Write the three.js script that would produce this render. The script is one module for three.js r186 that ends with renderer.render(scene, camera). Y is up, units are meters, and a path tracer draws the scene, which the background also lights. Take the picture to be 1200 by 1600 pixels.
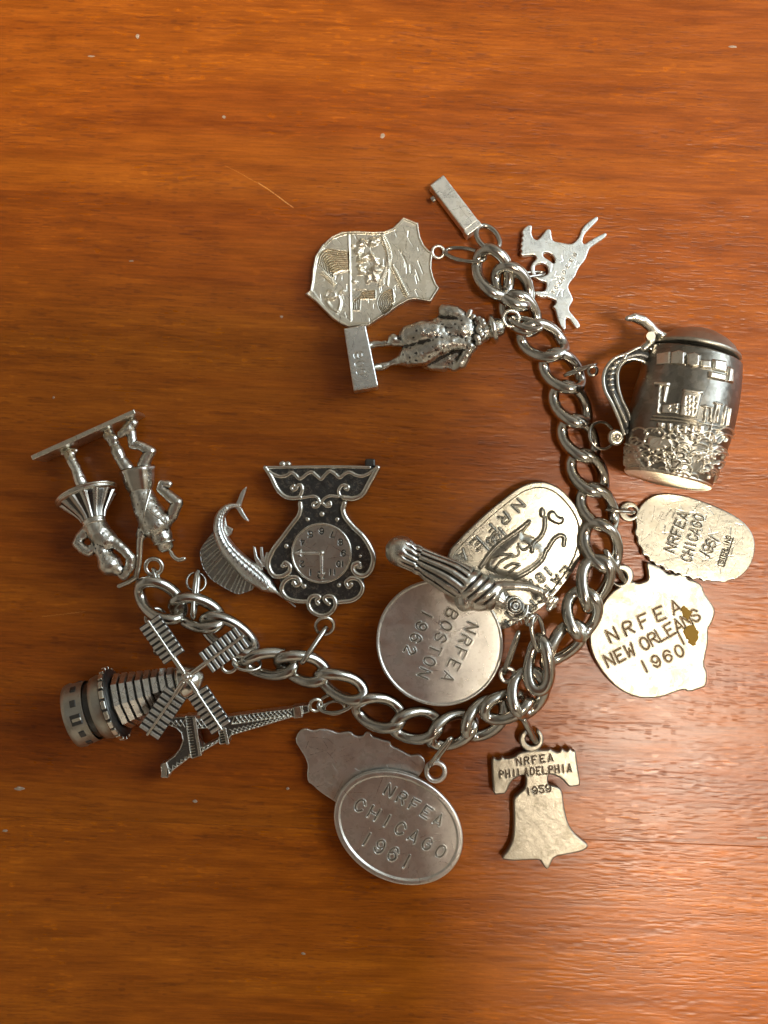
import * as THREE from 'three';
import { RoundedBoxGeometry } from 'three/addons/geometries/RoundedBoxGeometry.js';
import { mergeGeometries } from 'three/addons/utils/BufferGeometryUtils.js';
import { RectAreaLightUniformsLib } from 'three/addons/lights/RectAreaLightUniformsLib.js';

// ------------------------------------------------------------------ camera, exposure, lamps
const S = 0.00012;            // metres per photo pixel on the table
const CAM = 0.2;              // lens height above the table
const HP = CAM / S;
const scene = new THREE.Scene();
scene.background = new THREE.Color(0x000000);
const camera = new THREE.PerspectiveCamera(2 * Math.atan(800 * S / CAM) * 180 / Math.PI, 0.75, 0.01, 20);
camera.position.set(0, CAM, 0);
camera.up.set(0, 0, -1);
camera.lookAt(0, 0, 0);
const renderer = new THREE.WebGLRenderer();
renderer.toneMapping = THREE.LinearToneMapping;
renderer.toneMappingExposure = 1.0;
renderer.shadowMap.enabled = true;
RectAreaLightUniformsLib.init();
const SKYLIGHT = { at: [1.55, 1.25, -0.75], w: 1.3, h: 1.5, L: 3.8, color: [0.76, 0.89, 1.0] };
const PANEL = { at: [0.50, 2.18, 0.45], w: 0.46, h: 0.46, L: 43, color: [1, 0.88, 0.71] };

// ------------------------------------------------------------------ small tools
let seed = 7;
const rnd = () => { seed = (seed * 1664525 + 1013904223) >>> 0; return seed / 4294967296; };
const clamp = (x, a, b) => Math.min(b, Math.max(a, x));
const lerp = (a, b, t) => a + (b - a) * t;
const sstep = (a, b, x) => { const t = clamp((x - a) / (b - a), 0, 1); return t * t * (3 - 2 * t); };
const hash = (x, y, s) => { let h = (x * 374761393 + y * 668265263 + s * 974634541) | 0; h = Math.imul(h ^ (h >>> 13), 1274126177); h ^= h >>> 16; return (h >>> 0) / 4294967296; };
function vnoise(x, y, px, py, s) {          // value noise with a period of px by py cells
  const xi = Math.floor(x), yi = Math.floor(y), fx = x - xi, fy = y - yi;
  const u = fx * fx * (3 - 2 * fx), v = fy * fy * (3 - 2 * fy), m = (a, n) => ((a % n) + n) % n;
  const x0 = m(xi, px), x1 = m(xi + 1, px), y0 = m(yi, py), y1 = m(yi + 1, py);
  return lerp(lerp(hash(x0, y0, s), hash(x1, y0, s), u), lerp(hash(x0, y1, s), hash(x1, y1, s), u), v);
}
const n3 = (x, y, z) => {
  const xi = Math.floor(x), yi = Math.floor(y), zi = Math.floor(z), f = (t) => t * t * (3 - 2 * t), u = f(x - xi), v = f(y - yi), w = f(z - zi);
  const c = (a, b, d) => hash(xi + a, yi + b, zi + d);
  return lerp(lerp(lerp(c(0, 0, 0), c(1, 0, 0), u), lerp(c(0, 1, 0), c(1, 1, 0), u), v), lerp(lerp(c(0, 0, 1), c(1, 0, 1), u), lerp(c(0, 1, 1), c(1, 1, 1), u), v), w);
};
// points read off an enlarged view: x0, y0 its corner, s its scale
const zm = (x0, y0, s) => (l) => { const o = []; for (let i = 0; i < l.length; i += 2) o.push([x0 + l[i] / s, y0 + l[i + 1] / s]); return o; };
const chaikin = (p, n = 1, closed = true) => {
  for (; n > 0; n--) {
    const o = [], m = p.length;
    if (!closed) o.push(p[0]);
    for (let i = 0; i < (closed ? m : m - 1); i++) { const a = p[i], b = p[(i + 1) % m]; o.push([lerp(a[0], b[0], .25), lerp(a[1], b[1], .25)], [lerp(a[0], b[0], .75), lerp(a[1], b[1], .75)]); }
    if (!closed) o.push(p[m - 1]);
    p = o;
  }
  return p;
};
const curve2 = (p, n = 6) => { const c = new THREE.CatmullRomCurve3(p.map(([x, y]) => new THREE.Vector3(x, y, 0)), false, 'centripetal'); return c.getPoints((p.length - 1) * n).map((v) => [v.x, v.y]); };
function bbox(p) { let a = 1e9, b = 1e9, c = -1e9, d = -1e9; for (const [x, y] of p) { a = Math.min(a, x); b = Math.min(b, y); c = Math.max(c, x); d = Math.max(d, y); } return [a, b, c, d]; }
function sdPoly(p) {                        // signed distance, positive inside
  const n = p.length, f = (x, y) => {
    let d = 1e9, inside = false;
    for (let i = 0, j = n - 1; i < n; j = i++) {
      const ax = p[i][0], ay = p[i][1], ex = p[j][0] - ax, ey = p[j][1] - ay, wx = x - ax, wy = y - ay;
      const t = clamp((wx * ex + wy * ey) / (ex * ex + ey * ey + 1e-12), 0, 1), bx = wx - ex * t, by = wy - ey * t;
      d = Math.min(d, bx * bx + by * by);
      if ((ay > y) !== (p[j][1] > y) && x < ex * (y - ay) / ey + ax) inside = !inside;
    }
    return (inside ? 1 : -1) * Math.sqrt(d);
  };
  f.box = bbox(p);
  return f;
}
const sdCircle = (cx, cy, r) => { const f = (x, y) => r - Math.hypot(x - cx, y - cy); f.box = [cx - r, cy - r, cx + r, cy + r]; return f; };
function sdEllipse(cx, cy, a, b, deg) {
  const c = Math.cos(deg * Math.PI / 180), s = Math.sin(deg * Math.PI / 180), pts = [];
  for (let i = 0; i < 96; i++) { const t = i / 96 * 2 * Math.PI, u = a * Math.cos(t), v = b * Math.sin(t); pts.push([cx + u * c - v * s, cy + u * s + v * c]); }
  return sdPoly(pts);
}
// ---- strokes: ridges (h > 0) and grooves (h < 0) along polylines
function strokes(polys, w, h, lip = 0) {
  const segs = [];
  for (const p of polys) for (let i = 0; i + 1 < p.length; i++) segs.push([p[i][0], p[i][1], p[i + 1][0] - p[i][0], p[i + 1][1] - p[i][1]]);
  const R = w * (lip ? 2.4 : 1), all = bbox(polys.flat()), cell = Math.max(6, R), grid = new Map();
  segs.forEach(([ax, ay, ex, ey]) => {
    const x0 = Math.floor((Math.min(ax, ax + ex) - R - all[0]) / cell), x1 = Math.floor((Math.max(ax, ax + ex) + R - all[0]) / cell), y0 = Math.floor((Math.min(ay, ay + ey) - R - all[1]) / cell), y1 = Math.floor((Math.max(ay, ay + ey) + R - all[1]) / cell);
    for (let i = x0; i <= x1; i++) for (let j = y0; j <= y1; j++) { const k = i * 4096 + j; if (!grid.has(k)) grid.set(k, []); grid.get(k).push([ax, ay, ex, ey]); }
  });
  return (x, y) => {
    const near = grid.get(Math.floor((x - all[0]) / cell) * 4096 + Math.floor((y - all[1]) / cell));
    if (!near) return 0;
    let d = 1e9;
    for (const [ax, ay, ex, ey] of near) { const wx = x - ax, wy = y - ay, t = clamp((wx * ex + wy * ey) / (ex * ex + ey * ey + 1e-9), 0, 1), bx = wx - ex * t, by = wy - ey * t; d = Math.min(d, bx * bx + by * by); }
    d = Math.sqrt(d);
    if (d < w) { const t = d / w; return h * (1 - t * t) * (1 - t * t * .4) + (lip ? lip * t * t : 0); }
    return lip && d < R ? lip * (1 - sstep(w, R, d)) : 0;
  };
}
const blob = (poly, h, edge) => { const f = typeof poly === 'function' ? poly : sdPoly(poly), b = f.box; return (x, y) => (x < b[0] || y < b[1] || x > b[2] || y > b[3] ? 0 : h * Math.sqrt(sstep(0, edge, f(x, y)))); };
const GLYPH = {
  A: '00 38 60;12 52', B: '00 08 48 67 65 44 04;44 63 61 40 00', C: '66 48 28 06 02 20 40 62', D: '00 08 38 66 62 30 00', E: '60 00 08 68;04 44', F: '00 08 68;04 44',
  G: '66 48 28 06 02 20 40 62 64 34', H: '00 08;60 68;04 64', I: '30 38', K: '00 08;68 04 60', L: '08 00 60', N: '00 08 60 68', O: '20 02 06 28 48 66 62 40 20', P: '00 08 48 67 65 44 04',
  R: '00 08 48 67 65 44 04;34 60', S: '66 48 28 06 05 44 63 61 40 20 02', T: '08 68;38 30', W: '08 10 35 50 68', X: '00 68;08 60', Y: '08 34 68;34 30', '0': '20 02 06 28 48 66 62 40 20', '1': '30 38', '2': '06 28 48 66 65 00 60', '3': '06 28 48 66 65 44 63 61 40 20 02', '4': '40 48 02 62',
  '5': '68 08 05 45 63 61 40 20 02', '6': '66 48 28 06 02 20 40 62 63 45 25 03', '7': '08 68 20', '8': '24 05 07 28 48 67 65 44 24 03 01 20 40 61 63 44', '9': '02 20 40 62 66 48 28 06 05 23 43 65', ' ': '',
};
function glyph(ch, cx, cy, w, h, dx, dy, wob = 0) {   // centred glyph, d = reading direction in photo axes
  const ux = dy, uy = -dx, out = [], tw = (rnd() - .5) * wob, c = Math.cos(tw), s = Math.sin(tw);
  for (const part of (GLYPH[ch] || '').split(';')) {
    if (!part) continue;
    let p = part.split(' ').map((q) => { const a = (+q[0] / 6 - .5) * w, b = (+q[1] / 8 - .5) * h, e = a * c - b * s, g = a * s + b * c; return [cx + dx * e + ux * g, cy + dy * e + uy * g]; });
    if ('BCDGOPRS0235689'.includes(ch)) p = chaikin(p, 2, false);
    out.push(p);
  }
  return out;
}
// text from the centre of its first letter to the centre of its last
function text(str, a, b, size, wf = .62, wob = .12) {
  const n = str.length, dx = b[0] - a[0], dy = b[1] - a[1], L = Math.hypot(dx, dy), ux = dx / L, uy = dy / L, out = [];
  for (let i = 0; i < n; i++) out.push(...glyph(str[i], a[0] + dx * i / (n - 1), a[1] + dy * i / (n - 1), size * wf, size, ux, uy, wob));
  return out;
}

// ------------------------------------------------------------------ meshing, all in photo pixels: x right, y up from the table, z down the photo
function geo(pos, idx, nor, col) {
  const g = new THREE.BufferGeometry();
  g.setAttribute('position', new THREE.BufferAttribute(Float32Array.from(pos), 3));
  if (nor) g.setAttribute('normal', new THREE.BufferAttribute(Float32Array.from(nor), 3));
  if (col) g.setAttribute('color', new THREE.BufferAttribute(Float32Array.from(col), 3));
  if (nor) for (let i = 0; i < idx.length; i += 3) {      // windings that agree with the normals
    const a = idx[i] * 3, b = idx[i + 1] * 3, c = idx[i + 2] * 3, e = [0, 1, 2].map((k) => pos[b + k] - pos[a + k]), f = [0, 1, 2].map((k) => pos[c + k] - pos[a + k]);
    const d = (e[1] * f[2] - e[2] * f[1]) * (nor[a] + nor[b] + nor[c]) + (e[2] * f[0] - e[0] * f[2]) * (nor[a + 1] + nor[b + 1] + nor[c + 1]) + (e[0] * f[1] - e[1] * f[0]) * (nor[a + 2] + nor[b + 2] + nor[c + 2]);
    if (d < 0) { const q = idx[i + 1]; idx[i + 1] = idx[i + 2]; idx[i + 2] = q; }
  }
  g.setIndex(idx);
  if (!nor) g.computeVertexNormals();
  return g;
}
// a plate cut to the outline sd (positive inside), with relief on its upper face
function plate({ sd, box, T = 9, h0 = 3, tilt = [0, 0], bevel = 2, relief = () => 0, cell = .8, tint }) {
  const b = box || sd.box, mx = (b[0] + b[2]) / 2, my = (b[1] + b[3]) / 2;
  const plane = (x, y) => h0 + tilt[0] * (x - mx) + tilt[1] * (y - my);
  const pos = [], idx = [], nor = [], col = tint ? [] : null;
  const march = (cell, top) => {
    const x0 = b[0] - 2 * cell, y0 = b[1] - 2 * cell, nx = Math.ceil((b[2] - b[0]) / cell) + 5, ny = Math.ceil((b[3] - b[1]) / cell) + 5;
    const D = new Float32Array(nx * ny), Hh = new Float32Array(nx * ny), id = new Int32Array(nx * ny).fill(-1), cut = new Map();
    for (let j = 0; j < ny; j++) for (let i = 0; i < nx; i++) {
      const x = x0 + i * cell, y = y0 + j * cell, d = sd(x, y), k = j * nx + i;
      D[k] = d === 0 ? 1e-4 : d;
      if (top) { const q = clamp(d, 0, bevel); Hh[k] = d > -2 * cell ? T - bevel + Math.sqrt(Math.max(0, bevel * bevel - (bevel - q) * (bevel - q))) + relief(x, y, d) * sstep(0, 1.2, d) : T - bevel; }
    }
    const put = (x, y, h, n, c) => { pos.push(x, plane(x, y) + h, y); nor.push(...n); if (col) col.push(...c); return pos.length / 3 - 1; };
    const normalAt = (k) => {
      if (!top) return [0, -1, 0];
      const i = k % nx, j = (k / nx) | 0, a = (Hh[j * nx + Math.min(i + 1, nx - 1)] - Hh[j * nx + Math.max(i - 1, 0)]) / (2 * cell) + tilt[0], c = (Hh[Math.min(j + 1, ny - 1) * nx + i] - Hh[Math.max(j - 1, 0) * nx + i]) / (2 * cell) + tilt[1], l = Math.hypot(a, c, 1);
      return [-a / l, 1 / l, -c / l];
    };
    const node = (k) => { if (id[k] < 0) { const x = x0 + (k % nx) * cell, y = y0 + ((k / nx) | 0) * cell; id[k] = put(x, y, top ? Hh[k] : 0, normalAt(k), tint && tint(x, y, D[k])); } return id[k]; };
    const edge = (a, c) => {
      const key = a < c ? a * 4194304 + c : c * 4194304 + a;
      if (!cut.has(key)) {
        const t = D[a] / (D[a] - D[c]), xa = x0 + (a % nx) * cell, ya = y0 + ((a / nx) | 0) * cell, xc = x0 + (c % nx) * cell, yc = y0 + ((c / nx) | 0) * cell, x = lerp(xa, xc, t), y = lerp(ya, yc, t), n = normalAt(D[a] > 0 ? a : c);
        cut.set(key, [put(x, y, top ? T - bevel : 0, n, tint && tint(x, y, 0)), x, y]);
      }
      return cut.get(key);
    };
    const tri = (a, c, e) => {
      const v = [a, c, e], out = [], cross = [];
      for (let q = 0; q < 3; q++) {
        const p = v[q], r = v[(q + 1) % 3];
        if (D[p] > 0) out.push(node(p));
        if ((D[p] > 0) !== (D[r] > 0)) { const m = edge(p, r); out.push(m[0]); cross.push([m, D[p] > 0]); }
      }
      for (let q = 1; q + 1 < out.length; q++) top ? idx.push(out[0], out[q + 1], out[q]) : idx.push(out[0], out[q], out[q + 1]);
      if (top && cross.length === 2) {
        const [p, r] = cross[0][1] ? [cross[0][0], cross[1][0]] : [cross[1][0], cross[0][0]];
        const g = (x, y) => { const ax = sd(x - .5, y) - sd(x + .5, y), ay = sd(x, y - .5) - sd(x, y + .5), l = Math.hypot(ax, ay) || 1; return [ax / l, 0, ay / l]; };
        const c1 = tint && tint(p[1], p[2], 0), m1 = g(p[1], p[2]), m2 = g(r[1], r[2]);
        const A = put(p[1], p[2], T - bevel, m1, c1), B = put(r[1], r[2], T - bevel, m2, c1), C = put(p[1], p[2], 0, m1, c1), E = put(r[1], r[2], 0, m2, c1);
        idx.push(A, C, B, B, C, E);
      }
    };
    for (let j = 0; j + 1 < ny; j++) for (let i = 0; i + 1 < nx; i++) {
      const k = j * nx + i;
      if (D[k] < -2 * cell && D[k + nx + 1] < -2 * cell) continue;
      tri(k, k + 1, k + nx + 1); tri(k, k + nx + 1, k + nx);
    }
  };
  march(cell, true);
  march(Math.max(2.5, cell), false);
  return geo(pos, idx, nor, col);
}
// naive surface nets; f negative inside
function nets(f, [x0, y0, z0, x1, y1, z1], cell, tint) {
  const nx = Math.ceil((x1 - x0) / cell) + 1, ny = Math.ceil((y1 - y0) / cell) + 1, nz = Math.ceil((z1 - z0) / cell) + 1;
  const F = new Float32Array(nx * ny * nz), at = (i, j, k) => (k * ny + j) * nx + i;
  for (let k = 0; k < nz; k++) for (let j = 0; j < ny; j++) for (let i = 0; i < nx; i++) F[at(i, j, k)] = f(x0 + i * cell, y0 + j * cell, z0 + k * cell);
  const id = new Int32Array(nx * ny * nz).fill(-1), pos = [], idx = [];
  const E = [[0, 1], [0, 2], [0, 4], [1, 3], [1, 5], [2, 3], [2, 6], [3, 7], [4, 5], [4, 6], [5, 7], [6, 7]];
  for (let k = 0; k + 1 < nz; k++) for (let j = 0; j + 1 < ny; j++) for (let i = 0; i + 1 < nx; i++) {
    const v = [];
    let s = 0;
    for (let c = 0; c < 8; c++) { v[c] = F[at(i + (c & 1), j + ((c >> 1) & 1), k + (c >> 2))]; if (v[c] < 0) s++; }
    if (s === 0 || s === 8) continue;
    let n = 0, px = 0, py = 0, pz = 0;
    for (const [a, b] of E) if ((v[a] < 0) !== (v[b] < 0)) {
      const t = v[a] / (v[a] - v[b]);
      px += lerp(a & 1, b & 1, t); py += lerp((a >> 1) & 1, (b >> 1) & 1, t); pz += lerp(a >> 2, b >> 2, t); n++;
    }
    id[at(i, j, k)] = pos.length / 3;
    pos.push(x0 + (i + px / n) * cell, y0 + (j + py / n) * cell, z0 + (k + pz / n) * cell);
  }
  const quad = (a, b, c, d, flip) => { if (a < 0 || b < 0 || c < 0 || d < 0) return; flip ? idx.push(a, c, b, a, d, c) : idx.push(a, b, c, a, c, d); };
  for (let k = 1; k + 1 < nz; k++) for (let j = 1; j + 1 < ny; j++) for (let i = 1; i + 1 < nx; i++) {
    const a = F[at(i, j, k)] < 0;
    if (a !== F[at(i + 1, j, k)] < 0) quad(id[at(i, j - 1, k - 1)], id[at(i, j, k - 1)], id[at(i, j, k)], id[at(i, j - 1, k)], !a);
    if (a !== F[at(i, j + 1, k)] < 0) quad(id[at(i - 1, j, k - 1)], id[at(i - 1, j, k)], id[at(i, j, k)], id[at(i, j, k - 1)], !a);
    if (a !== F[at(i, j, k + 1)] < 0) quad(id[at(i - 1, j - 1, k)], id[at(i, j - 1, k)], id[at(i, j, k)], id[at(i - 1, j, k)], !a);
  }
  const nor = [], e = .6 * cell, col = tint ? [] : null;
  for (let q = 0; q < pos.length; q += 3) {
    const [x, y, z] = [pos[q], pos[q + 1], pos[q + 2]], a = f(x + e, y, z) - f(x - e, y, z), b = f(x, y + e, z) - f(x, y - e, z), c = f(x, y, z + e) - f(x, y, z - e), l = Math.hypot(a, b, c) || 1;
    nor.push(a / l, b / l, c / l);
    if (col) col.push(...tint(x, y, z));
  }
  return geo(pos, idx, nor, col);
}
const smin = (a, b, k) => { const h = Math.max(k - Math.abs(a - b), 0) / k; return Math.min(a, b) - h * h * k / 4; };
// a limb: points [x, h, y, r]
function limb(pts) {
  return (x, y, z) => {
    let d = 1e9;
    for (let i = 0; i + 1 < pts.length; i++) {
      const a = pts[i], b = pts[i + 1], ex = b[0] - a[0], ey = b[1] - a[1], ez = b[2] - a[2], wx = x - a[0], wy = y - a[1], wz = z - a[2];
      const t = clamp((wx * ex + wy * ey + wz * ez) / (ex * ex + ey * ey + ez * ez + 1e-9), 0, 1);
      d = Math.min(d, Math.hypot(wx - ex * t, wy - ey * t, wz - ez * t) - lerp(a[3], b[3], t));
    }
    return d;
  };
}
const ball = (x0, y0, z0, r, sy = 1) => (x, y, z) => (Math.hypot(x - x0, (y - y0) / sy, z - z0) - r) * Math.min(1, sy);
const join = (k, ...fs) => (x, y, z) => { let d = fs[0](x, y, z); for (let i = 1; i < fs.length; i++) d = smin(d, fs[i](x, y, z), k); return d; };
const V = (p) => p.map(([x, h, y]) => new THREE.Vector3(x, h, y));
const tube = (pts, r, closed = false, n = 40, m = 10) => new THREE.TubeGeometry(new THREE.CatmullRomCurve3(V(pts), closed, 'centripetal'), n, r, m, closed);
function endcaps(g, pts, r) { return mergeGeometries([strip(g), ...[pts[0], pts[pts.length - 1]].map(([x, h, y]) => strip(new THREE.SphereGeometry(r, 12, 8).translate(x, h, y)))]); }
const wire = (pts, r, n = 40, m = 10) => endcaps(tube(pts, r, false, n, m), pts, r);
function strip(g) { const o = g.index ? g.toNonIndexed() : g.clone(); for (const k of Object.keys(o.attributes)) if (k !== 'position' && k !== 'normal') o.deleteAttribute(k); return o; }
const merge = (...gs) => mergeGeometries(gs.flat().map(strip));
function ring(x, h, y, R, r, nrm = [0, 1, 0], squash = 1, turn = 0) {
  const g = new THREE.TorusGeometry(R, r, 12, 40).scale(1, squash, 1).rotateZ(turn);
  g.applyQuaternion(new THREE.Quaternion().setFromUnitVectors(new THREE.Vector3(0, 0, 1), new THREE.Vector3(...nrm).normalize()));
  g.computeVertexNormals();
  return g.translate(x, h, y);
}
// a ring through two points that stand across its diameter; lean turns it about that diameter (0 = lies flat, 90 = stands on edge)
function ring2(a, b, R2, r, lean) {
  const m = [(a[0] + b[0]) / 2, (a[1] + b[1]) / 2, (a[2] + b[2]) / 2], d = new THREE.Vector3(b[0] - a[0], b[1] - a[1], b[2] - a[2]), L = d.length() / 2, u = d.normalize();
  const flat = new THREE.Vector3(u.z, 0, -u.x).normalize(), up = new THREE.Vector3().crossVectors(flat, u).normalize(), q = lean * Math.PI / 180, w = flat.multiplyScalar(Math.cos(q)).addScaledVector(up, Math.sin(q)), pts = [];
  for (let i = 0; i < 24; i++) { const t = i / 24 * 2 * Math.PI, c = Math.cos(t) * L, s = Math.sin(t) * R2; pts.push([m[0] + u.x * c + w.x * s, m[1] + u.y * c + w.y * s, m[2] + u.z * c + w.z * s]); }
  return tube(pts, r, true, 48, 12);
}
// a lathe about an axis that starts at o and runs along dir; profile [t, radius]
function spin(o, dir, profile, seg = 48, mod = null, flat = 1) {
  const w = new THREE.Vector3(...dir).normalize(), v0 = new THREE.Vector3(0, 1, 0), u = new THREE.Vector3().crossVectors(v0, w).normalize(), v = new THREE.Vector3().crossVectors(w, u).normalize(), pos = [], idx = [];
  const n = profile.length;
  for (let i = 0; i < n; i++) for (let j = 0; j <= seg; j++) {
    const q = j / seg * 2 * Math.PI, r = profile[i][1] * (mod ? mod(q, i / (n - 1)) : 1), a = Math.cos(q) * r, b = Math.sin(q) * r * flat, t = profile[i][0];
    pos.push(o[0] + w.x * t + u.x * a + v.x * b, o[1] + w.y * t + u.y * a + v.y * b, o[2] + w.z * t + u.z * a + v.z * b);
  }
  for (let i = 0; i + 1 < n; i++) for (let j = 0; j < seg; j++) { const a = i * (seg + 1) + j; idx.push(a, a + 1, a + seg + 1, a + 1, a + seg + 2, a + seg + 1); }
  return geo(pos, idx);
}
const hard = (g) => { const o = g.toNonIndexed(); o.computeVertexNormals(); return o; };
// an oriented box with rounded edges: centre [x,h,y], length along angle (degrees in the photo plane), width across, height
function box(c, len, wid, hei, deg, r = 1, pitch = 0, roll = 0) {
  const g = new RoundedBoxGeometry(len, hei, wid, 2, Math.min(r, len / 2.2, wid / 2.2, hei / 2.2));
  return g.rotateX(roll).rotateZ(pitch).rotateY(-deg * Math.PI / 180).translate(...c);
}

// ------------------------------------------------------------------ things and parts
const used = new Map();
function numbered(name) { const n = used.get(name) || 0; used.set(name, n + 1); return n ? name + '_' + String(n).padStart(3, '0') : name; }
function thing(name, label, category, cx, cy, top, group) {
  const o = new THREE.Group(), k = (HP - top) / HP;
  o.name = numbered(name);
  o.position.set((cx - 600) * S * k, 0, (cy - 800) * S * k);
  o.userData = { label, category };
  if (group) o.userData.group = group;
  o.k = k;
  scene.add(o);
  return o;
}
function part(t, name, g, m, parent, label) {
  const k = t.k, keep = new THREE.Matrix4().makeScale(k * S, S, k * S).setPosition(-600 * S * k - t.position.x, 0, -800 * S * k - t.position.z);
  const p = g.attributes.position;
  if (!g.attributes.uv || !g.keepUV) { const uv = new Float32Array(p.count * 2); for (let i = 0; i < p.count; i++) { uv[2 * i] = (p.getX(i) + .31 * p.getY(i)) / 260; uv[2 * i + 1] = (p.getZ(i) + .57 * p.getY(i)) / 260; } g.setAttribute('uv', new THREE.BufferAttribute(uv, 2)); }
  g.applyMatrix4(keep);
  const o = new THREE.Mesh(g, m);
  o.name = name;
  o.castShadow = o.receiveShadow = true;
  if (label) o.userData.label = label;
  (parent || t).add(o);
  return o;
}
function structure(name, g, m, parent) {
  const o = new THREE.Mesh(g, m);
  o.name = name; o.castShadow = o.receiveShadow = true;
  if (!parent) o.userData.kind = 'structure';
  (parent || scene).add(o);
  return o;
}

// ------------------------------------------------------------------ materials
function dataTexture(n, m, fn, srgb) {
  const d = new Uint8Array(n * m * 4);
  for (let y = 0; y < m; y++) for (let x = 0; x < n; x++) { const c = fn(x, y), o = (y * n + x) * 4; d[o] = c[0]; d[o + 1] = c[1]; d[o + 2] = c[2]; d[o + 3] = 255; }
  const t = new THREE.DataTexture(d, n, m);
  t.wrapS = t.wrapT = THREE.RepeatWrapping; t.magFilter = THREE.LinearFilter;
  if (srgb) t.colorSpace = THREE.SRGBColorSpace;
  t.needsUpdate = true;
  return t;
}
// silver: blotches of tarnish, fine grain, hairline scratches
const SN = 512, scr = new Float32Array(SN * SN);
for (let i = 0; i < 260; i++) {
  let x = rnd() * SN, y = rnd() * SN;
  const a = rnd() * 6.28, L = 15 + rnd() * 70, w = .3 + rnd() * .7;
  for (let s = 0; s < L; s += .5) { const k = (((y | 0) + SN) % SN) * SN + (((x | 0) + SN) % SN); scr[k] = Math.max(scr[k], w); x += Math.cos(a) * .5; y += Math.sin(a) * .5; x = (x + SN) % SN; y = (y + SN) % SN; }
}
const tarn = (x, y) => { const a = vnoise(x / 32, y / 32, 16, 16, 3) * .5 + vnoise(x / 11, y / 11, 46.545 | 0, 46, 5) * .3 + vnoise(x / 4, y / 4, 128, 128, 9) * .2; return a; };
const silverColor = dataTexture(SN, SN, (x, y) => {
  const t = tarn(x, y), spot = sstep(.60, .70, t) * .06, dark = sstep(.45, .3, t) * .04, g = (hash(x, y, 31) - .5) * .03, v = 1 - dark - spot + g - scr[y * SN + x] * .015;
  return [255 * clamp(v * .97, 0, 1), 255 * clamp(v * (.96 - spot * .10), 0, 1), 255 * clamp(v * (.93 - spot * .35), 0, 1)];
}, true);
const silverRough = dataTexture(SN, SN, (x, y) => { const r = clamp(.62 + (tarn(x, y) - .5) * .17 + (hash(x, y, 77) - .5) * .12 - scr[y * SN + x] * .2, 0, 1) * 255; return [r, r, r]; });
const silverBump = dataTexture(SN, SN, (x, y) => { const r = clamp(.5 + (vnoise(x / 2, y / 2, 256, 256, 14) - .5) * .5 + (vnoise(x / 9, y / 9, 56, 56, 15) - .5) * .5 - scr[y * SN + x] * .07, 0, 1) * 255; return [r, r, r]; });
function silver(r, g, b, rough, bump = 6e-6, metal = 1, extra = {}) {
  return new THREE.MeshStandardMaterial({ color: new THREE.Color().setRGB(r, g, b), metalness: metal, roughness: rough, map: silverColor, roughnessMap: silverRough, bumpMap: silverBump, bumpScale: bump, ...extra });
}
const M = {
  bright: silver(.90, .92, .92, .50, 4e-6),
  warm: silver(.86, .82, .73, .50),
  beige: silver(.38, .365, .325, .50),
  grey: silver(.82, .815, .80, .58, 4e-6),
  frost: silver(.36, .332, .285, .70, 1.6e-5),
  chain: silver(.53, .515, .485, .31, 6e-6),
  figure: silver(.72, .705, .66, .38, 8e-6),
  dark: silver(.10, .10, .10, .6, 1.4e-5, .85),
  dial: silver(.62, .61, .58, .55, 5e-6),
  stein: silver(1, 1, 1, .56, 6e-6, 1, { vertexColors: true }),
  pewter: silver(.46, .44, .395, .72),
  paint: silver(1, 1, 1, .48, 7e-6, 1, { vertexColors: true }),
  brass: silver(.62, .50, .26, .5),
};
const WN = 2048;                               // 0.24 m of table
const woodField = (x, y) => {
  const wy = y + 26 * (vnoise(x / 512, y / 256, 4, 8, 41) - .5) + 5 * (vnoise(x / 110, y / 64, 18.618 | 0, 32, 43) - .5);
  const band = vnoise(x / 1024, wy / 85.333, 2, 24, 51) * .6 + vnoise(x / 512, wy / 24.381, 4, 84, 53) * .4;
  const streak = vnoise(x / 170.667, wy / 5.12, 12, 400, 55) * .55 + vnoise(x / 64, wy / 2.56, 32, 800, 57) * .45;
  const flame = vnoise(x / 51.2, wy / 14.629, 40, 140, 59);
  const pore = sstep(.66, .84, vnoise(x / 13.653, wy / 1.5515, 150, 1320, 61)) * (.3 + .7 * sstep(.35, .7, vnoise(x / 128, wy / 36.571, 16, 56, 63)));
  const ray = sstep(.68, .9, vnoise(x / 14.22, wy / 2.56, 144, 800, 65)) * sstep(.4, .7, vnoise(x / 102.4, wy / 40.96, 20, 50, 66));
  const dash = vnoise(x / 14.222, (wy + 2 * vnoise(x / 12.8, y / 10, 160, 204, 72)) / 3.103, 144, 660, 71);
  return [band, streak, flame, pore, ray, dash];
};
const woodBump = new Uint8Array(WN * WN), woodGloss = new Uint8Array(WN * WN);
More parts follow.
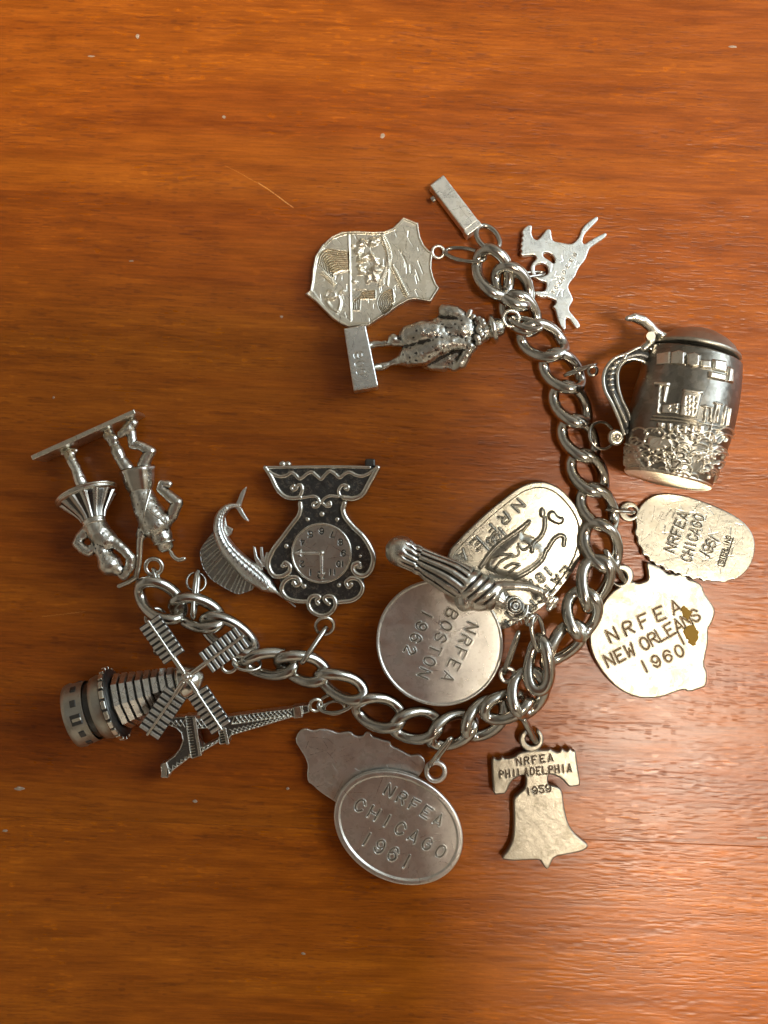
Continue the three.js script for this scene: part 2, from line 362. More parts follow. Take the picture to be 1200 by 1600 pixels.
const woodColor = dataTexture(WN, WN, (x, y) => {
  const wy = y + 2 * vnoise(x / 64, y / 16, 32, 128, 75), [band, streak, flame, pore, ray, dash] = woodField(x, y), v = .80 + (band - .5) * .17 + (streak - .5) * .15 + (flame - .5) * .10 + ray * .10 - pore * .09 + (vnoise(x / 25.6, wy / 1.3128, 80, 1560, 74) - .5) * .12 + (hash(x >> 2, y, 69) - .5) * .04;
  const red = .5 + (band - .5) * .9;
  woodBump[y * WN + x] = 255 * clamp(.55 + (streak - .5) * .22 + (flame - .5) * .2 - pore * .30 + (dash - .5) * (.12 + .42 * sstep(.3, .75, vnoise(x / 73.14, y / 18.286, 28, 112, 76))), 0, 1);
  woodGloss[y * WN + x] = 255 * clamp(.78 + pore * .2 - ray * .12 + (flame - .5) * .12, 0, 1);
  return [clamp(197 * Math.pow(v, 1.0), 0, 255), clamp((102 + 10 * red) * Math.pow(v, 1.2), 0, 255), clamp((19 + 5 * red) * Math.pow(v, 1.4), 0, 255)];
}, true);
{ // a long pale scratch in the varnish left of the shield
  const q = -2.3 * Math.PI / 180, put = (px, py, k) => { const X = (px - 600) * S, Z = (py - 800) * S, lx = X * Math.cos(q) - Z * Math.sin(q), lz = X * Math.sin(q) + Z * Math.cos(q), zc = (1299 - 800) * S - .105, u = ((lx / .24 + .1) % 1 + 1) % 1, v = ((-(lz - zc) / .24 + .07) % 1 + 1) % 1, o = (((v * WN) | 0) * WN + ((u * WN) | 0)) * 4, d = woodColor.image.data; d[o] = Math.min(255, d[o] + 50 * k); d[o + 1] = Math.min(255, d[o + 1] + 52 * k); d[o + 2] = Math.min(255, d[o + 2] + 50 * k); };
  for (const [a, b, c, d, k] of [[398, 402, 455, 441, .8], [346, 375, 398, 402, .25], [60, 1080, 130, 1072, .3], [1010, 560, 1080, 590, .25]]) for (let t = 0; t < 1; t += .004) put(lerp(a, c, t) + Math.sin(t * 5) * 1.2, lerp(b, d, t), k * (.4 + .6 * hash((t * 60) | 0, 3, 4)));
}
const grey = (a) => dataTexture(WN, WN, (x, y) => { const v = a[y * WN + x]; return [v, v, v]; });
const woodBumpT = grey(woodBump), woodGlossT = grey(woodGloss);
function wood(tint, ox, oy) {
  const maps = {};
  for (const [k, t] of [['map', woodColor], ['bumpMap', woodBumpT], ['roughnessMap', woodGlossT]]) { const c = t.clone(); c.repeat.set(1 / .24, 1 / .24); c.offset.set(ox, oy); c.needsUpdate = true; maps[k] = c; }
  return new THREE.MeshPhysicalMaterial({ color: new THREE.Color().setRGB(...tint), roughness: .40, bumpScale: 7e-5, ior: 1.5, specularIntensity: .62, ...maps });
}

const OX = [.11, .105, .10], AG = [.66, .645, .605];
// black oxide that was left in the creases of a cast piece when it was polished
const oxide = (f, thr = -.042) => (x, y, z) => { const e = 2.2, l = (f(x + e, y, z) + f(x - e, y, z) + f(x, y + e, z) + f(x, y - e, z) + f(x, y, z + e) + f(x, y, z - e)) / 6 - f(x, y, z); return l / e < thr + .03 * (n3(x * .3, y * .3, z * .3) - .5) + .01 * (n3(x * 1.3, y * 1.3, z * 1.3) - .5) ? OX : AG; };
const inked = new Map();
const ink = (m) => { if (!inked.has(m)) { const c = m.clone(); c.vertexColors = true; inked.set(m, c); } return inked.get(m); };
// tarnish left in the bottom of a cut
const cut = (fn, c, at = -.55) => (x, y) => (fn(x, y) < at ? c : [1, 1, 1]);

// ------------------------------------------------------------------ the room that the silver mirrors
{
  const plaster = new THREE.MeshStandardMaterial({ color: new THREE.Color().setRGB(.40, .375, .335), roughness: .95 });
  const boards = new THREE.MeshStandardMaterial({ color: new THREE.Color().setRGB(.2, .13, .08), roughness: .7 });
  const at = (w, h, d, x, y, z) => new THREE.BoxGeometry(w, h, d).translate(x, y, z);
  structure('ceiling', at(3.6, .1, 3.6, 0, 2.35 - .05, 0), plaster);
  structure('wall', at(.1, 3.3, 3.6, 1.75, .6, 0), plaster);
  structure('wall_001', at(.1, 3.3, 3.6, -1.75, .6, 0), plaster);
  structure('wall_002', at(3.4, 3.3, .1, 0, .6, -1.75), plaster);
  structure('wall_003', at(3.4, 3.3, .1, 0, .6, 1.75), plaster);
  structure('floor', at(3.6, .1, 3.6, 0, -.8, 0), boards);
  const glow = (c, L) => new THREE.MeshStandardMaterial({ color: 0x000000, emissive: new THREE.Color().setRGB(...c), emissiveIntensity: L });
  const add = (o, p) => { o.position.set(...p); scene.add(o); return o; };
  // window on the right
  const win = new THREE.Group(); win.name = 'window'; win.userData = { label: 'bright window in the wall to the right of the table', category: 'window' };
  add(win, [1.69, SKYLIGHT.at[1], SKYLIGHT.at[2]]);
  structure('window_frame', at(.03, SKYLIGHT.h + .1, SKYLIGHT.w + .1, 0, 0, 0), new THREE.MeshStandardMaterial({ color: 0xe8e4da, roughness: .6 }), win);
  structure('pane', at(.006, SKYLIGHT.h, SKYLIGHT.w, -.022, 0, 0), glow(SKYLIGHT.color, SKYLIGHT.L), win);
  const wl = new THREE.RectAreaLight(new THREE.Color().setRGB(...SKYLIGHT.color), SKYLIGHT.L, SKYLIGHT.w, SKYLIGHT.h);
  add(wl, [1.655, SKYLIGHT.at[1], SKYLIGHT.at[2]]); wl.lookAt(0, SKYLIGHT.at[1], SKYLIGHT.at[2]);
  // diffuse ceiling fitting
  const cl = new THREE.Group(); cl.name = 'ceiling_light'; cl.userData = { label: 'square frosted ceiling light above the near right side of the table', category: 'ceiling light' };
  add(cl, PANEL.at);
  structure('housing', at(PANEL.w + .04, .05, PANEL.h + .04, 0, .04, 0), new THREE.MeshStandardMaterial({ color: 0xdddddd, roughness: .5 }), cl);
  structure('diffuser', at(PANEL.w, .01, PANEL.h, 0, .008, 0), glow(PANEL.color, PANEL.L), cl);
  const pl = new THREE.RectAreaLight(new THREE.Color().setRGB(...PANEL.color), PANEL.L, PANEL.w, PANEL.h);
  add(pl, [PANEL.at[0], PANEL.at[1] - .006, PANEL.at[2]]); pl.lookAt(PANEL.at[0], 0, PANEL.at[2]);
  // unseen slab added for phone and photographer, sized to shade table and silver
  const ph = new THREE.Group(); ph.name = 'shade_slab'; ph.userData = { label: 'unseen slab added above the bracelet to shade the table and darken reflections', category: 'shade_slab' };
  add(ph, [.0145, CAM + .0062, .107]);
  structure('back', new RoundedBoxGeometry(.119, .008, .23, 3, .003), new THREE.MeshStandardMaterial({ color: new THREE.Color().setRGB(.26, .28, .31), roughness: .6 }), ph);
}

// ------------------------------------------------------------------ the table
{
  const table = new THREE.Group();
  table.name = 'table_top'; table.userData.kind = 'structure';
  table.rotation.y = -2.3 * Math.PI / 180;
  scene.add(table);
  const seam = (1299 - 800) * S, W = .21;
  const kinds = [wood([.84, .80, .80], .1, .07), wood([1, .98, .9], .55, .61)];
  for (let i = -2; i <= 1; i++) {
    const g = new RoundedBoxGeometry(1.3, .028, W, 2, .00012), z = seam + (i + .5) * W, p = g.attributes.position, uv = new Float32Array(p.count * 2);
    for (let j = 0; j < p.count; j++) { uv[2 * j] = p.getX(j); uv[2 * j + 1] = -p.getZ(j) - p.getY(j); }
    g.setAttribute('uv', new THREE.BufferAttribute(uv, 2));
    g.translate(0, -.014, z);
    structure('plank', g, kinds[(i + 2) % 2 ? 0 : 1], table);
  }
}
// ------------------------------------------------------------------ flat charms
const union = (fs, box) => { const f = (x, y) => { let d = -1e9; for (const g of fs) d = Math.max(d, g(x, y)); return d; }; f.box = box || fs.reduce((b, g) => [Math.min(b[0], g.box[0]), Math.min(b[1], g.box[1]), Math.max(b[2], g.box[2]), Math.max(b[3], g.box[3])], [1e9, 1e9, -1e9, -1e9]); return f; };
const minus = (a, ...hs) => { const f = (x, y) => { let d = a(x, y); for (const h of hs) d = Math.min(d, -h(x, y)); return d; }; f.box = a.box; return f; };
const inset = (a, m) => { const f = (x, y) => a(x, y) - m; f.box = a.box; return f; };
const at1 = (z, x, y) => z([x, y])[0];
const sum = (...fs) => (x, y, d) => { let h = 0; for (const f of fs) h += f(x, y, d); return h; };
const rim = (w, h) => (x, y, d) => h * sstep(0, 1.5, d) * (1 - sstep(w - 1.5, w, d));
const grain = (s, h) => (x, y) => h * (s > 12 ? .16 : .14) * (vnoise(x / s, y / s, 9999, 9999, 91) - .5);
const hairs = (cx, cy, R, n, h, a0, spread, len) => { const l = []; for (let i = 0; i < n; i++) { const x = cx + (rnd() - .5) * 2 * R, y = cy + (rnd() - .5) * 2 * R, a = a0 + (rnd() - .5) * spread, m = len * (.4 + rnd()); l.push([[x, y], [x + Math.cos(a) * m, y + Math.sin(a) * m]]); } return strokes(l, .7, h); };

// shield with an engraved landscape
{
  const z = zm(470, 330, 5.217), c = (l) => curve2(z(l));
  const t = thing('shield_charm', 'shield shaped silver charm with an engraved valley landscape, above the boy figure', 'shield charm', 582, 425, 18);
  const out = sdPoly(z([835, 35, 890, 55, 940, 76, 960, 80, 965, 130, 978, 200, 1005, 260, 1045, 305, 1080, 330, 1070, 400, 1068, 460, 1085, 530, 1105, 580, 1132, 618, 1060, 735, 1010, 727, 940, 715, 880, 725, 800, 770, 700, 840, 620, 890, 550, 938, 480, 935, 390, 947, 330, 925, 260, 880, 190, 810, 120, 740, 38, 680, 75, 650, 90, 570, 95, 480, 115, 370, 170, 280, 250, 205, 330, 165, 450, 155, 580, 160, 680, 155, 750, 125, 800, 75]));
  const waves = [];
  for (let i = 0; i < 10; i++) waves.push(c([388, 335 + 14.5 * i, 305 + 2 * i, 325 + 16.5 * i, 218 + 7 * i, 312 + 20 * i, 168 + 10 * i, 345 + 18 * i, 140 + 13 * i, 432 + 11 * i]));
  for (let i = 0; i < 8; i++) { const r = 18 + i * 14, p = []; for (let a = 95; a <= 250; a += 10) p.push(752 + r * Math.cos(a * Math.PI / 180), 748 - r * Math.sin(a * Math.PI / 180) * .95); waves.push(c(p)); }
  for (let i = 0; i < 4; i++) waves.push(c([430 + i * 14, 800, 432 + i * 16, 745 - i * 12, 470 + i * 10, 715 - i * 16, 600, 700 - i * 17]));
  const hatch = [];
  for (let i = 0; i < 30; i++) { const y = 190 + i * 14, x = 655 + 62 * Math.sin(Math.PI * Math.min(1, i / 26)) ; hatch.push(z([x - 16, y + 14, x + 18, y - 10])); }
  for (let i = 0; i < 16; i++) { const y = 440 + i * 16, x = 740 + i * 8; hatch.push(z([x - 14, y + 8, x + 12, y - 8])); }
  for (let i = 0; i < 12; i++) hatch.push(z([155 + i * 10, 505 + i * 9, 185 + i * 9, 490 + i * 9]));
  const rocks = [];
  for (let i = 0; i < 26; i++) { const x = 425 + rnd() * 240, y = 215 + rnd() * 380, r = 22 + rnd() * 40, p = []; for (let a = 0; a < 6; a++) { const q = a + rnd() * .7, m = r * (.6 + rnd() * .6); p.push(x + m * Math.cos(q), y + m * .8 * Math.sin(q)); } rocks.push(blob(sdPoly(z(p)), 2.2 + rnd() * 1.6, 6)); }
  const field = sdPoly(z([390, 180, 660, 180, 715, 330, 740, 450, 860, 690, 560, 905, 420, 900, 200, 780, 100, 640, 140, 380, 250, 225]));
  const rel = sum((x, y, d) => -2.4 * sstep(2.6, 4.2, d), (x, y) => 1.1 * sstep(0, 2, -field(x, y)), strokes(waves, 1.5, -2.4, .5), strokes(hatch, 1.4, 1.9), ...rocks, strokes([c([390, 180, 400, 520, 408, 890]), c([660, 190, 700, 300, 718, 430, 706, 600])], 2, 1.9), strokes([c([285, 560, 300, 515, 400, 495]), c([440, 640, 540, 645]), c([820, 330, 860, 420, 868, 500]), c([960, 400, 1000, 500]), c([940, 470, 970, 560]), c([880, 150, 876, 200])], 1.1, -1.2),
    strokes([c([200, 690, 225, 655, 270, 660, 285, 695, 250, 715, 210, 705, 200, 690]), c([215, 740, 250, 790, 300, 825]), c([345, 650, 310, 690, 325, 740, 310, 810])], 3.2, 2.4), blob(sdCircle(...at1(z, 248, 690), 9), 2, 7), hairs(580, 430, 80, 60, -.5, 1.2, 1, 14), grain(2.2, .5));
  part(t, 'body', plate({ sd: out, T: 12, h0: 5, tilt: [-.06, .05], bevel: 1.2, relief: rel, cell: .62, tint: cut(sum(strokes(waves, 1.1, -2.4), hairs(580, 430, 80, 24, -1, 1.2, 1, 14)), [.5, .45, .38]) }), ink(M.warm));
  const [lx, ly] = at1(z, 1122, 322);
  part(t, 'loop', ring(lx, 9, ly, 9.2, 2.7, [.05, 1, .1]), M.bright);
  part(t, 'jump_ring', ring2([697, 10, 390], [756, 34, 408], 13, 3.3, 28), M.chain);
}
// flat animal
{
  const z = zm(800, 330, 7.5);
  const t = thing('deer_charm', 'flat leaping deer cut from pale silver sheet, beside the top of the chain', 'animal charm', 877, 425, 14);
  const body = sdPoly(chaikin(z([1010, 30, 1030, 55, 1015, 95, 960, 150, 895, 215, 858, 260, 835, 320, 835, 358, 868, 376, 930, 330, 1000, 285, 1080, 245, 1110, 228, 1132, 245, 1112, 285, 1050, 330, 985, 372, 932, 412, 910, 440, 890, 500, 860, 570, 800, 640, 770, 690, 740, 770, 690, 820, 657, 878, 662, 912, 700, 990, 718, 1040, 690, 1090, 665, 1130, 668, 1172, 720, 1230, 770, 1290, 797, 1342, 785, 1372, 752, 1374, 728, 1345, 680, 1272, 650, 1250, 622, 1262, 622, 1330, 626, 1392, 600, 1398, 548, 1330, 518, 1200, 505, 1150, 470, 1125, 515, 1085, 510, 1045, 440, 1022, 400, 1006, 330, 1017, 278, 990, 255, 958, 290, 943, 350, 950, 388, 930, 402, 870, 395, 832, 350, 830, 300, 810, 240, 775, 208, 700, 222, 630, 270, 580, 287, 552, 265, 520, 240, 514, 180, 524, 118, 535, 90, 510, 118, 475, 88, 445, 120, 415, 95, 385, 125, 355, 104, 318, 132, 290, 110, 250, 150, 190, 205, 158, 236, 170, 232, 212, 225, 260, 245, 312, 285, 342, 320, 322, 370, 260, 410, 206, 440, 200, 462, 226, 466, 290, 482, 346, 560, 357, 690, 379, 740, 355, 790, 300, 812, 250, 825, 200, 862, 150, 930, 90]), 1));
  const slot = sdPoly(chaikin(z([362, 495, 400, 478, 450, 488, 502, 540, 508, 590, 488, 618, 430, 572, 368, 540]), 1)), hole = sdPoly(chaikin(z([258, 700, 275, 630, 345, 605, 415, 640, 432, 700, 410, 750, 340, 778, 285, 765]), 1));
  const letters = [...text('YOXH', at1(z, 478, 950), at1(z, 588, 795), 5.6, .7), ...text('DEEB', at1(z, 610, 712), at1(z, 738, 500), 5.4, .75)];
  part(t, 'body', plate({ sd: minus(body, slot, hole), T: 10, h0: 4, tilt: [-.10, .06], bevel: 1.6, cell: .55, relief: sum(strokes(letters, .85, -1.4, .2), grain(3, .5), grain(14, 1.1), hairs(880, 420, 40, 30, -.4, 2, 3, 9)) , tint: cut(strokes(letters, .85, -1.4), [.5, .46, .42]) }), ink(M.bright));
  part(t, 'jump_ring', ring2([800, 34, 436], [851, 12, 426], 7, 2.5, 50), M.chain);
}
// oval with the hallmark
{
  const z = zm(900, 740, 4);
  const t = thing('oval_medallion', 'scallop edged oval medallion stamped CHICAGO 1961 with a small sterling mark, below the beer mug', 'medallion', 1088, 840, 16);
  const out = union([sdPoly(chaikin(z([398, 210, 440, 165, 500, 130, 570, 122, 680, 135, 800, 175, 900, 215, 1000, 265, 1070, 325, 1108, 390, 1117, 460, 1100, 540, 1060, 610, 990, 662, 960, 660, 920, 682, 880, 670, 850, 676, 820, 664, 790, 676, 765, 648, 730, 668, 695, 636, 660, 648, 640, 618, 618, 630, 590, 602, 560, 612, 535, 572, 500, 578, 480, 548, 458, 550, 452, 515, 414, 510, 415, 472, 382, 432, 388, 402, 366, 372, 382, 330, 372, 290]), 1)), sdCircle(...at1(z, 337, 237), 15.5)]);
  const letters = [...text('NRFEA', at1(z, 590, 465), at1(z, 672, 262), 15.5, .62), ...text('CHICAGO', at1(z, 690, 528), at1(z, 768, 274), 15.5, .5), ...text('1961', at1(z, 802, 500), at1(z, 860, 405), 16, .62)];
  const small = [...text('STERLING', at1(z, 903, 548), at1(z, 950, 398), 7.6, .6), z([885, 548, 882, 570, 918, 578, 980, 400])];
  const rel = sum(strokes(letters, 2.0, 1.3), strokes(letters, .9, -1.9), strokes(small, .8, -1.3), grain(3, .35), grain(24, 1.6), hairs(1090, 840, 60, 50, -.4, 1, 3, 12));
  part(t, 'body', plate({ sd: minus(out, sdCircle(...at1(z, 352, 240), 7.6)), T: 10, h0: 6, tilt: [.03, .06], bevel: 1.8, relief: rel, cell: .6 , tint: cut(sum(strokes(letters, .9, -1.9), strokes(small, .8, -1.3)), [.38, .34, .29]) }), ink(M.beige));
  part(t, 'jump_ring', ring2([944, 30, 797], [989, 17, 800], 12, 3.1, 88), M.chain);
}
// big pale medallion
{
  const z = zm(900, 740, 4);
  const t = thing('ragged_medallion', 'large pale gold medallion stamped NEW ORLEANS 1960 with a brown glue stain', 'medallion', 1012, 1000, 16);
  const disc = sdPoly(chaikin(z([350, 668, 380, 685, 420, 676, 452, 660, 442, 600, 436, 552, 480, 566, 530, 588, 570, 627, 600, 622, 620, 634, 655, 620, 690, 640, 698, 660, 740, 668, 790, 700, 800, 742, 832, 790, 868, 840, 872, 880, 850, 940, 828, 970, 832, 1050, 818, 1120, 803, 1200, 828, 1250, 822, 1330, 790, 1345, 712, 1371, 680, 1352, 620, 1372, 540, 1402, 450, 1410, 380, 1402, 300, 1370, 220, 1310, 150, 1220, 105, 1140, 80, 1050, 90, 960, 120, 900, 150, 840, 190, 770, 250, 715]), 1));
  const out = minus(union([disc, sdCircle(...at1(z, 286, 640), 18.5)]), sdCircle(...at1(z, 272, 648), 10.8));
  const letters = [...text('NRFEA', at1(z, 225, 1008), at1(z, 618, 832), 20, .68), ...text('NEW', at1(z, 208, 1165), at1(z, 335, 1105), 19, .62), ...text('ORLEANS', at1(z, 428, 1062), at1(z, 742, 888), 19, .62), ...text('1960', at1(z, 428, 1205), at1(z, 645, 1110), 18, .62), z([640, 1000, 675, 1065])];
  const rel = sum(strokes(letters, 1.35, -1.7, .4), grain(2.4, .6), grain(7, .9), grain(30, 1.6));
  part(t, 'body', plate({ sd: out, T: 13, h0: 3, tilt: [-.015, -.03], bevel: 3, relief: rel, cell: .62 , tint: cut(strokes(letters, 1.35, -1.7), [.66, .54, .42]) }), ink(M.frost));
  const st0 = union([sdPoly(chaikin(z([700, 940, 740, 945, 765, 985, 770, 1030, 748, 1078, 715, 1072, 690, 1030, 668, 975, 690, 968]), 2)), sdPoly(chaikin(z([650, 835, 685, 825, 700, 850, 738, 862, 712, 900, 700, 925, 668, 890]), 2))]);
  const st = (x, y) => st0(x, y) + 3.4 * (vnoise(x / 4, y / 4, 999, 999, 88) - .5); st.box = [st0.box[0] - 3, st0.box[1] - 3, st0.box[2] + 3, st0.box[3] + 3];
  part(t, 'glue_stain', plate({ sd: st, T: 2.2, h0: 14.6, tilt: [-.015, -.03], bevel: 1.6, cell: .8, relief: grain(6, 1.4) }), new THREE.MeshPhysicalMaterial({ color: new THREE.Color().setRGB(.20, .115, .02), roughness: .8, specularIntensity: .4 }), null, 'brown dried glue');
  part(t, 'jump_ring', ring2([940, 46, 860], [975, 12, 907], 10, 4.2, 84), M.chain);
}
// pointed shield with the running animal
{
  const z = zm(680, 740, 4.286), c = (l) => curve2(z(l));
  const t = thing('pear_shield_medallion', 'rimmed pear shaped medallion with a running animal in relief, under the robed figure', 'medallion', 805, 870, 30);
  const out = sdPoly(chaikin(z([80, 530, 170, 430, 270, 330, 370, 240, 470, 160, 560, 92, 640, 60, 720, 52, 790, 72, 850, 108, 920, 180, 965, 245, 1000, 320, 1010, 420, 985, 540, 940, 640, 890, 715, 800, 830, 700, 920, 560, 1000, 470, 1050, 400, 1040, 300, 960, 160, 800, 90, 660]), 1));
  const outer = [...text('NRFEA', at1(z, 556, 212), at1(z, 186, 552), 15.5, .85), ...text('EATCRT', at1(z, 880, 660), at1(z, 590, 950), 13.5, .8), ...glyph('T', ...at1(z, 492, 1010), 9, 13, -.72, .68)];
  const inner = [...text('1961', at1(z, 448, 388), at1(z, 338, 488), 14.5, .62), ...text('187', at1(z, 760, 655), at1(z, 655, 745), 13.5, .62)];
  const rel = sum((x, y, d) => -2.6 * sstep(8, 9.5, d), strokes([...outer, ...inner], 1.4, 1.8, -.4),
    strokes([c([632, 322, 560, 380, 490, 430, 420, 480, 350, 560, 305, 630]), c([738, 300, 735, 370, 705, 430, 660, 470, 650, 520]), c([755, 510, 800, 440, 840, 415, 868, 425, 866, 480]), c([750, 510, 720, 580, 640, 650, 540, 705])], 3.6, 2.9),
    blob(sdPoly(chaikin(z([632, 322, 575, 420, 660, 440, 745, 500, 720, 600, 620, 660, 540, 710, 400, 670, 320, 630, 380, 540, 480, 450]), 1)), 2.6, 12),
    blob(sdPoly(chaikin(z([760, 250, 800, 245, 830, 290, 868, 290, 862, 335, 820, 345, 750, 305]), 1)), 3.6, 4), blob(sdPoly(chaikin(z([720, 220, 745, 255, 735, 300, 700, 290, 700, 240]), 1)), 3.2, 4),
    strokes([c([360, 620, 380, 570, 440, 545, 520, 545, 440, 590, 400, 640]), c([470, 630, 520, 605, 565, 612, 500, 660]), c([560, 470, 590, 510, 640, 480, 600, 450])], 2, 2.6), strokes([c([640, 325, 590, 400, 660, 430]), c([550, 490, 560, 540, 520, 560])], 1.5, -1.8), grain(4, .5), grain(25, 1.2));
  part(t, 'body', plate({ sd: out, T: 12, h0: 14, tilt: [-.02, -.03], bevel: 2, relief: rel, cell: .62 }), M.beige);
}
// round medallion
{
  const z = zm(570, 810, 3.871);
  const t = thing('round_medallion', 'round grey silver medallion stamped BOSTON 1962, partly under the robed figure', 'medallion', 687, 1005, 42);
  const disc = sdEllipse(687.3, 1005.3, 100.8, 98, 40), [lx, ly] = at1(z, 868, 952);
  const letters = [...text('NRFEA', at1(z, 648, 665), at1(z, 505, 965), 18, .70), ...text('BOSTON', at1(z, 528, 580), at1(z, 358, 942), 18, .66), ...text('1962', at1(z, 376, 585), at1(z, 275, 800), 17, .66)];
  part(t, 'body', plate({ sd: minus(union([disc, sdCircle(lx, ly, 14)]), sdCircle(lx, ly, 7.8)), T: 11, h0: 26, tilt: [0, .01], bevel: 2.2, relief: sum((x, y) => { const d = disc(x, y); return -2.2 * sstep(3, 4.6, d) - .4 * sstep(5, 40, d); }, strokes(letters, 1.4, -1.8, .4), grain(2, .22), grain(40, 1.2)), cell: .62 , tint: cut(strokes(letters, 1.2, -1.8), [.55, .52, .48]) }), ink(M.grey));
  part(t, 'jump_ring', ring2([806, 74, 985], [790, 34, 1052], 11, 3.9, 72), M.chain);
}
// oval under the chain
{
  const z = zm(450, 1120, 4);
  const t = thing('rimmed_oval_medallion', 'rimmed grey oval medallion stamped CHICAGO 1961 lying on the map shaped charm', 'medallion', 622, 1295, 30);
  const disc = sdEllipse(...at1(z, 691, 702), 107, 84, 31), [lx, ly] = at1(z, 925, 350);
  const letters = [...text('NRFEA', at1(z, 635, 468), at1(z, 942, 650), 17.5, .66), ...text('CHICAGO', at1(z, 450, 562), at1(z, 955, 852), 19, .66), ...text('1961', at1(z, 490, 775), at1(z, 740, 915), 21, .6)];
  part(t, 'body', plate({ sd: minus(union([disc, sdCircle(lx, ly, 18)]), sdCircle(lx, ly, 10.8)), T: 12, h0: 14, tilt: [0, -.02], bevel: 3, relief: sum((x, y) => { const d = disc(x, y); return -3.2 * sstep(7.5, 10, d); }, strokes(letters, 1.5, -2.0, .5), grain(2, .25), grain(45, 1)), cell: .62 , tint: cut(strokes(letters, 1.2, -1.8), [.62, .60, .57]) }), ink(M.grey));
  part(t, 'jump_ring', ring2([704, 44, 1150], [672, 22, 1200], 10, 3.3, 66), M.chain);
}
// map outline
{
  const z = zm(450, 1120, 4);
  const t = thing('map_charm', 'flat grey charm cut to a ragged map outline, tucked under the lower oval medallion', 'map charm', 560, 1200, 12);
  const out = sdPoly(chaikin(z([43, 152, 65, 95, 108, 72, 150, 90, 180, 84, 210, 77, 262, 85, 310, 106, 350, 98, 392, 95, 420, 125, 470, 126, 485, 97, 512, 98, 530, 130, 560, 135, 600, 150, 642, 158, 640, 185, 700, 208, 760, 246, 790, 242, 822, 238, 858, 272, 850, 330, 800, 400, 640, 520, 400, 580, 300, 540, 270, 518, 240, 500, 190, 465, 150, 425, 125, 412, 118, 360, 126, 310, 110, 260, 78, 208]), 1));
  part(t, 'body', plate({ sd: out, T: 8, h0: 2, tilt: [0, -.015], bevel: 1.2, relief: sum(grain(2, .25), grain(50, 1.4), hairs(540, 1190, 70, 40, -.35, .5, 3, 14)), cell: .9 }), M.grey);
}
// bell
{
  const z = zm(750, 1110, 6.153);
  const t = thing('bell_charm', 'flat silver bell hanging from a yoke stamped PHILADELPHIA 1959', 'bell charm', 845, 1255, 20);
  const out = union([sdPoly(chaikin(z([112, 480, 128, 448, 150, 470, 185, 472, 210, 440, 240, 466, 330, 442, 360, 412, 410, 395, 520, 380, 640, 382, 670, 366, 697, 385, 735, 400, 765, 398, 785, 362, 812, 386, 840, 390, 862, 362, 888, 388, 922, 386, 932, 480, 952, 600, 970, 712, 950, 732, 870, 742, 840, 722, 800, 670, 750, 640, 700, 622, 656, 612, 657, 718, 700, 725, 760, 745, 797, 790, 806, 880, 820, 970, 850, 1090, 900, 1180, 980, 1250, 1044, 1300, 1044, 1332, 990, 1367, 850, 1397, 718, 1418, 690, 1482, 660, 1542, 632, 1532, 600, 1482, 580, 1447, 450, 1452, 300, 1457, 222, 1442, 212, 1420, 270, 1350, 310, 1270, 327, 1150, 323, 950, 323, 842, 370, 800, 440, 742, 440, 625, 400, 625, 340, 650, 290, 700, 250, 802, 200, 808, 128, 816, 122, 700, 113, 560]), 1)), sdCircle(...at1(z, 495, 282), 19)]);
  const letters = [...text('NRFEA', at1(z, 370, 490), at1(z, 675, 452), 11, .62, .1), ...text('PHILADELPHIA', at1(z, 205, 612), at1(z, 858, 552), 11.5, .5, .1), ...text('1959', at1(z, 462, 778), at1(z, 655, 748), 11.5, .6, .1)];
  part(t, 'body', plate({ sd: minus(out, sdCircle(...at1(z, 502, 272), 10.6), sdPoly(z([430, 150, 560, 150, 540, 250, 470, 250]))), T: 14, h0: 5, tilt: [-.015, -.03], bevel: 3, relief: sum(strokes(letters, 1.1, -1.6, .2), grain(2.6, .8), grain(8, 1.3), grain(26, 1.8)), cell: .55 , tint: cut(strokes(letters, 1.0, -1.6), [.66, .56, .50]) }), ink(M.frost));
  part(t, 'jump_ring', ring2([812, 44, 1114], [838, 12, 1160], 9, 5, 84), M.chain);
}
